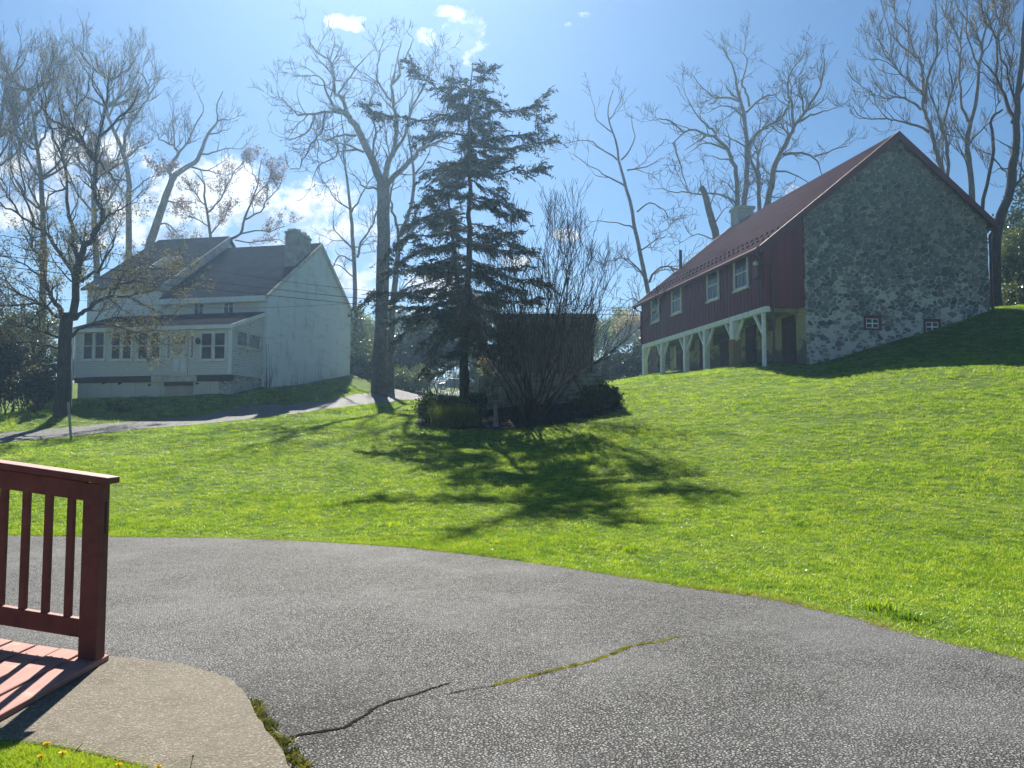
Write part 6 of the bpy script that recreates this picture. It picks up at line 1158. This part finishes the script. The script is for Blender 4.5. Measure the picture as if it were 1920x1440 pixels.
def tuft(seed, n, h, spread, w, wide=False):
    rg = np.random.default_rng(seed); r = spread * np.sqrt(rg.uniform(0, 1, n)); a = rg.uniform(0, 6.283, n); o = np.column_stack([r * np.cos(a), r * np.sin(a), np.full(n, -.01)]); d = rg.normal(0, .38, (n, 3)); d[:, 2] = 1; L = h * rg.uniform(.45, 1.2, (n, 1)); s = rg.normal(size=(n, 3)); s[:, 2] = 0; s = s / np.linalg.norm(s, axis=1, keepdims=True) * w
    m = o + d * L * .55; bend = rg.normal(0, .35, (n, 3)); bend[:, 2] = -.12; e = o + d * L + bend * L * .6; V = np.stack([o - s, o + s, m + s * .85, m - s * .85, e], 1).reshape(-1, 3); i = np.arange(n) * 5
    me = mesh_np('grass_tuft', V, np.stack([i, i + 1, i + 2, i + 3], 1), np.stack([i + 3, i + 2, i + 4], 1), [M_GRASS]); return bpy.data.objects.new('grass_tuft', me)
def lawn():
    rg = np.random.default_rng(3); pts = []
    # density falls and tuft size grows with distance from the viewer
    for (y0, y1, dens, sc) in ((3.5, 8, 330, .80), (8, 11, 250, .85), (11, 15, 150, 1.0), (15, 21, 75, 1.35), (21, 30, 34, 1.9), (30, 46, 15, 2.6)):
        xl, xr = -max(14, .74 * y1 + 2), .74 * y1 + 3; n = int((y1 - y0) * (xr - xl) * dens); X = np.column_stack([rg.uniform(xl, xr, n), rg.uniform(y0, y1, n)]); k = (np.abs(X[:, 0]) < .72 * X[:, 1] + 1.5) & ~inside(X, DRIVE_POLY) & ~inside(X, ROAD_POLY); X = X[k]; pts.append(np.column_stack([X, np.full(len(X), sc)]))
    # thicker fringe along the asphalt edge
    e = resample(DRIVE[1:-1], 5200); nrm = np.gradient(e, axis=0); nrm /= np.linalg.norm(nrm, axis=1, keepdims=True); nn = np.stack([-nrm[:, 1], nrm[:, 0]], 1); q = e + nn * np.abs(rg.normal(0, .09, (len(e), 1))) - nn * .03; k = q[:, 1] > 3.2; pts.append(np.column_stack([q[k], rg.uniform(.5, 1.0, k.sum())]))
    for E in (RN, RF):
        e = resample(E[:80], 1500); q = e + rg.normal(0, .12, e.shape); q = q[~inside(q, ROAD_POLY)]; pts.append(np.column_stack([q, np.full(len(q), 1.3)]))
    A = np.concatenate(pts); X = A[:, :2]
    bedp = np.array([P(u, v, d)[:2] for (u, v, d) in ((785, 795, 24.6), (870, 806, 23.5), (960, 803, 23.5), (1060, 793, 23.7), (1130, 780, 24.2), (1160, 770, 25), (1120, 750, 27.4), (930, 762, 27.4), (860, 770, 26.6), (800, 780, 26))])
    k = ~inside(X, bedp)
    for (ox, oy, rz, x0, x1, y0, y1) in ((9.98, 30.0, math.atan2(.189, .982), .8, 10.3, 0, 14), (-12.51, 39, R(-11.5), -11, .1, -2.9, 10.6)):
        dx, dy = X[:, 0] - ox, X[:, 1] - oy; lx, ly = dx * math.cos(rz) + dy * math.sin(rz), -dx * math.sin(rz) + dy * math.cos(rz); k &= ~((lx > x0) & (lx < x1) & (ly > y0) & (ly < y1))
    for (u, v, d, ra, rb) in ((1800, 732, 20.5, 1.3, .5), (1640, 800, 17, .5, .2), (1560, 770, 19, .6, .22), (1180, 930, 11, .25, .1)):   # worn thin spots
        c = P(u, v, d); e = ((X[:, 0] - c[0]) / ra) ** 2 + ((X[:, 1] - c[1]) / rb) ** 2; k &= ~((e < 1.6) & (rg.random(len(X)) < .8 * np.exp(-e * .7)))
    A = A[k]; X = A[:, :2]; z = ground(X); n = len(A)
    hgt = .75 + .45 * (np.sin(X[:, 0] * .9 + 2 * np.sin(X[:, 1] * .37)) * np.sin(X[:, 1] * 1.1 + X[:, 0] * .3)) * .6 + rg.uniform(-.2, .3, n)
    hgt = np.where((X[:, 1] > 33) & (X[:, 0] < -6), hgt * 2.0, hgt)        # unmown bank by the house
    me = bpy.data.meshes.new('lawn_grass'); me.vertices.add(n); me.vertices.foreach_set('co', np.column_stack([X, z]).astype(np.float32).ravel()); me.update()
    at = me.attributes.new('sc', 'FLOAT_VECTOR', 'POINT'); at.data.foreach_set('vector', np.column_stack([A[:, 2], A[:, 2], A[:, 2] ** .45 * hgt]).astype(np.float32).ravel())
    at = me.attributes.new('rz', 'FLOAT', 'POINT'); at.data.foreach_set('value', rg.uniform(0, 6.283, n).astype(np.float32))
    me.materials.append(M_GRASS); o = link('lawn_grass', me)
    ng = bpy.data.node_groups.new('scatter_tufts', 'GeometryNodeTree'); ng.interface.new_socket('Geometry', in_out='INPUT', socket_type='NodeSocketGeometry'); ng.interface.new_socket('Geometry', in_out='OUTPUT', socket_type='NodeSocketGeometry')
    N, L = ng.nodes, ng.links; gi, go = N.new('NodeGroupInput'), N.new('NodeGroupOutput'); ip = N.new('GeometryNodeInstanceOnPoints'); jn = N.new('GeometryNodeJoinGeometry')
    mp_ = N.new('GeometryNodeMeshToPoints'); L.new(gi.outputs[0], mp_.inputs[0]); L.new(mp_.outputs[0], ip.inputs['Points'])
    for i in range(5):
        ob = tuft(500 + i, 26, .058, .075, .0031); oi = N.new('GeometryNodeObjectInfo'); oi.inputs[0].default_value = ob; oi.inputs[1].default_value = True; L.new(oi.outputs['Geometry'], jn.inputs[0])
    L.new(jn.outputs[0], ip.inputs['Instance']); ip.inputs['Pick Instance'].default_value = True
    a = N.new('GeometryNodeInputNamedAttribute'); a.data_type = 'FLOAT_VECTOR'; a.inputs[0].default_value = 'sc'; L.new(a.outputs[0], ip.inputs['Scale'])
    b = N.new('GeometryNodeInputNamedAttribute'); b.data_type = 'FLOAT'; b.inputs[0].default_value = 'rz'; cx = N.new('ShaderNodeCombineXYZ'); L.new(b.outputs[0], cx.inputs[2]); er = N.new('FunctionNodeEulerToRotation'); L.new(cx.outputs[0], er.inputs[0]); L.new(er.outputs[0], ip.inputs['Rotation'])
    L.new(ip.outputs[0], go.inputs[0]); md = o.modifiers.new('scatter', 'NODES'); md.node_group = ng
    tag(o, 'short sunlit lawn grass covering the slope', 'grass', kind='stuff'); print('tufts', n)
lawn()
# rough verge with dandelions at the lower left corner
# straw-coloured fringe, specks of petals and leaf litter by the paving edge
e_ = resample(DRIVE[2:-1], 1400); kk = rng.random(1400) < .12 + .5 * np.exp(-((e_[:, 0] - PZ(1370, 1110, 0)[0]) / .5) ** 2); fr_ = e_[kk] + np.column_stack([rng.normal(0, .03, kk.sum()), rng.normal(.0, .035, kk.sum())])
tuft_mass('dry_fringe', 'dead straw-coloured grass along the asphalt edge', 'dry grass', fr_, 20, .026, .04, M_DRY, 17, .0018, .0)
for i, (u, v, h, lab) in enumerate([(1648, 1138, .085, 'longer blade clump near the asphalt edge at right'), (1700, 1158, .07, 'small clump beside the longer one at the asphalt edge'), (735, 985, .09, 'dark low clump in the lawn above the middle of the asphalt edge'), (1180, 1030, .08, 'low weed clump in the lawn right of centre near the asphalt'), (1500, 985, .08, 'darker weed clump alone in the open right lawn')]):
    g_ = P(u, v, 9); r_ = ray(u, v); k_ = 5.0
    while k_ < 16 and (EYE + r_ * k_)[2] > gz(*(EYE + r_ * k_)[:2]) + .02: k_ += .05
    g_ = EYE + r_ * k_; blades('grass_clump', lab, (g_[0], g_[1], gz(g_[0], g_[1])), 130, h, .07, M_GRASS, 'grass clump', 90 + i)
def specks(name, label, cat, n, size, mat, seed, px):
    rg = np.random.default_rng(seed); q = []
    while len(q) < n:
        p = P(rg.uniform(px[0], px[1]), 900, rg.uniform(px[2], px[3])); 
        if not inside(np.array([p[:2]]), DRIVE_POLY)[0]: q.append((p[0], p[1], gz(p[0], p[1]) + .045))
    V, Q = leaf_quads(np.array(q), size, rg, 1.2, np.tile([0.3, .5, .6], (n, 1)), .6); return tag(link(name, mesh_np(name, V, Q, mats=[mat])), label, cat, kind='stuff')
specks('white_petals', 'scattered white specks of petals in the lawn', 'petals', 260, .022, plain('white_petal', (.75, .74, .7), .7, .2, .1, 5, 0), 31, (300, 1900, 7, 24))
lp = np.column_stack([rng.uniform(-2.5, 6, 46), np.zeros(46)]); lp[:, 1] = np.interp(lp[:, 0], DRIVE[:, 0], DRIVE[:, 1]) - np.abs(rng.normal(.03, .30, 46)); an = rng.uniform(0, 6.28, 46); ld = np.column_stack([np.cos(an), np.sin(an), np.zeros(46)]); lw = np.column_stack([-np.sin(an), np.cos(an), np.zeros(46)]); lc = np.column_stack([lp, np.full(46, .007)]); ls = rng.uniform(.006, .018, (46, 1))
LV_ = np.stack([lc - ld * ls * 1.6, lc + lw * ls * .6, lc + ld * ls * 1.6, lc - lw * ls * .6], 1).reshape(-1, 3); LQ_ = np.arange(184).reshape(46, 4)
tag(link('leaf_litter', mesh_np('leaf_litter', LV_, LQ_, mats=[plain('dead_leaf', (.20, .13, .07), .8, .2, .4, 9, 0)])), 'bits of dead leaf and stem lying on the asphalt near its edge', 'leaf litter', kind='stuff')
rg = np.random.default_rng(12); q = []
for _ in range(2600):
    u = rg.uniform(-30, 360); v0 = np.interp(u, [-30, 0, 100, 200, 300, 360], [1380, 1387, 1398, 1419, 1446, 1462]); q.append(PZ(u, v0 + abs(rg.normal(0, 28)), .03)[:2])
tuft_mass('verge_grass', 'rough short grass at the edge of the walkway', 'grass', q, 12, .034, .012, M_GRASS, 8, .0016, .02)
tag(link('verge_ground', mesh_np('verge_ground', [tuple(PZ(u, v, .02)) for u, v in ((-400, 1352), (0, 1388), (100, 1399), (200, 1420), (300, 1447), (420, 1502), (420, 1900), (-400, 1900))], tris=[(0, 1, 6), (1, 2, 6), (2, 3, 6), (3, 4, 6), (4, 5, 6), (0, 6, 7)], mats=[M_SOIL])), kind='structure')
def dandelion(p, s, label, tilt):
    D = empty('dandelion', p, 0, label, 'flower', 'dandelions by the walkway'); rg = np.random.default_rng(int(s * 1e5)); n = 70; a = rg.uniform(0, 6.283, n); el = rg.uniform(.05, 1.3, n); d = np.column_stack([np.cos(a) * np.cos(el), np.sin(a) * np.cos(el), np.sin(el) * .8]); c = np.array([0, 0, .035]) + np.array(tilt) * .02; w = np.cross(d, [0, 0, 1.0]); w /= np.linalg.norm(w, axis=1, keepdims=True); w *= .0018; L = s * rg.uniform(.8, 1.1, (n, 1))
    V = np.stack([c - w * .5, c + w * .5, c + d * L + w, c + d * L - w], 1).reshape(-1, 3); link('flower_head', mesh_np('flower_head', V, np.arange(4 * n).reshape(n, 4), mats=[M_DAND]), D); m = MB(); m.tube([(0, 0, -.02), tuple(c)], .0018, 5); m.build('stem', M_LEAFG, D)
M_DAND = leafy('dandelion_yellow', (.62, .42, .01), (.75, .55, .02), .35, scale=9)
for (u, v, s, lab) in ((86, 1402, .017, 'dandelion closest to the walkway edge, left of the others'), (79, 1424, .019, 'dandelion lowest on the left, seen half from the side'), (119, 1418, .0175, 'dandelion next to a dark grass stalk'), (226, 1441, .016, 'dandelion by itself at the bottom frame edge'), (291, 1446, .013, 'small dandelion furthest right, half cut by the frame')):
    p = PZ(u, v, .045); dandelion((p[0], p[1], .025), s, lab, rg.normal(0, .4, 3) * np.array([1, 1, 0]))
m = MB(); a = PZ(124, 1425, .03); m.tube([tuple(a), (a[0] + .02, a[1] + .03, .05), (a[0] + .045, a[1] + .05, .085)], [.003, .0026, .001], 5); tag(m.build('grass_stalk', M_BARKD), 'dark dry grass stalk beside a dandelion', 'stalk')
m = MB(); a = PZ(358, 1450, .03); m.tube([tuple(a), (a[0] - .002, a[1], .06), (a[0] + .003, a[1] + .01, .095)], [.0022, .0018, .0015], 5); m.tube([(a[0] + .003, a[1] + .01, .095), (a[0] + .003, a[1] + .01, .104)], [.004, .003], 6); tag(m.build('plantain_stalk', M_LEAFG), 'single upright seed stalk at the bottom frame edge', 'stalk')
# ------------------------------------------------------------------ air: haze volume added to imitate veiling glare in the lens
def haze():
    m = bpy.data.materials.new('haze'); m.use_nodes = True; nt = m.node_tree; nt.nodes.remove(nt.nodes['Principled BSDF']); v = nt.nodes.new('ShaderNodeVolumePrincipled')
    v.inputs['Color'].default_value = (.42, .68, 1, 1); v.inputs['Density'].default_value = .0011; v.inputs['Anisotropy'].default_value = .70; nt.links.new(v.outputs[0], nt.nodes['Material Output'].inputs['Volume'])
    b = MB(); b.box(-720, 720, -75, 920, -14, 36); tag(b.build('haze', m), 'thin haze added to stand in for glare in the lens', 'haze', kind='stuff')
haze()
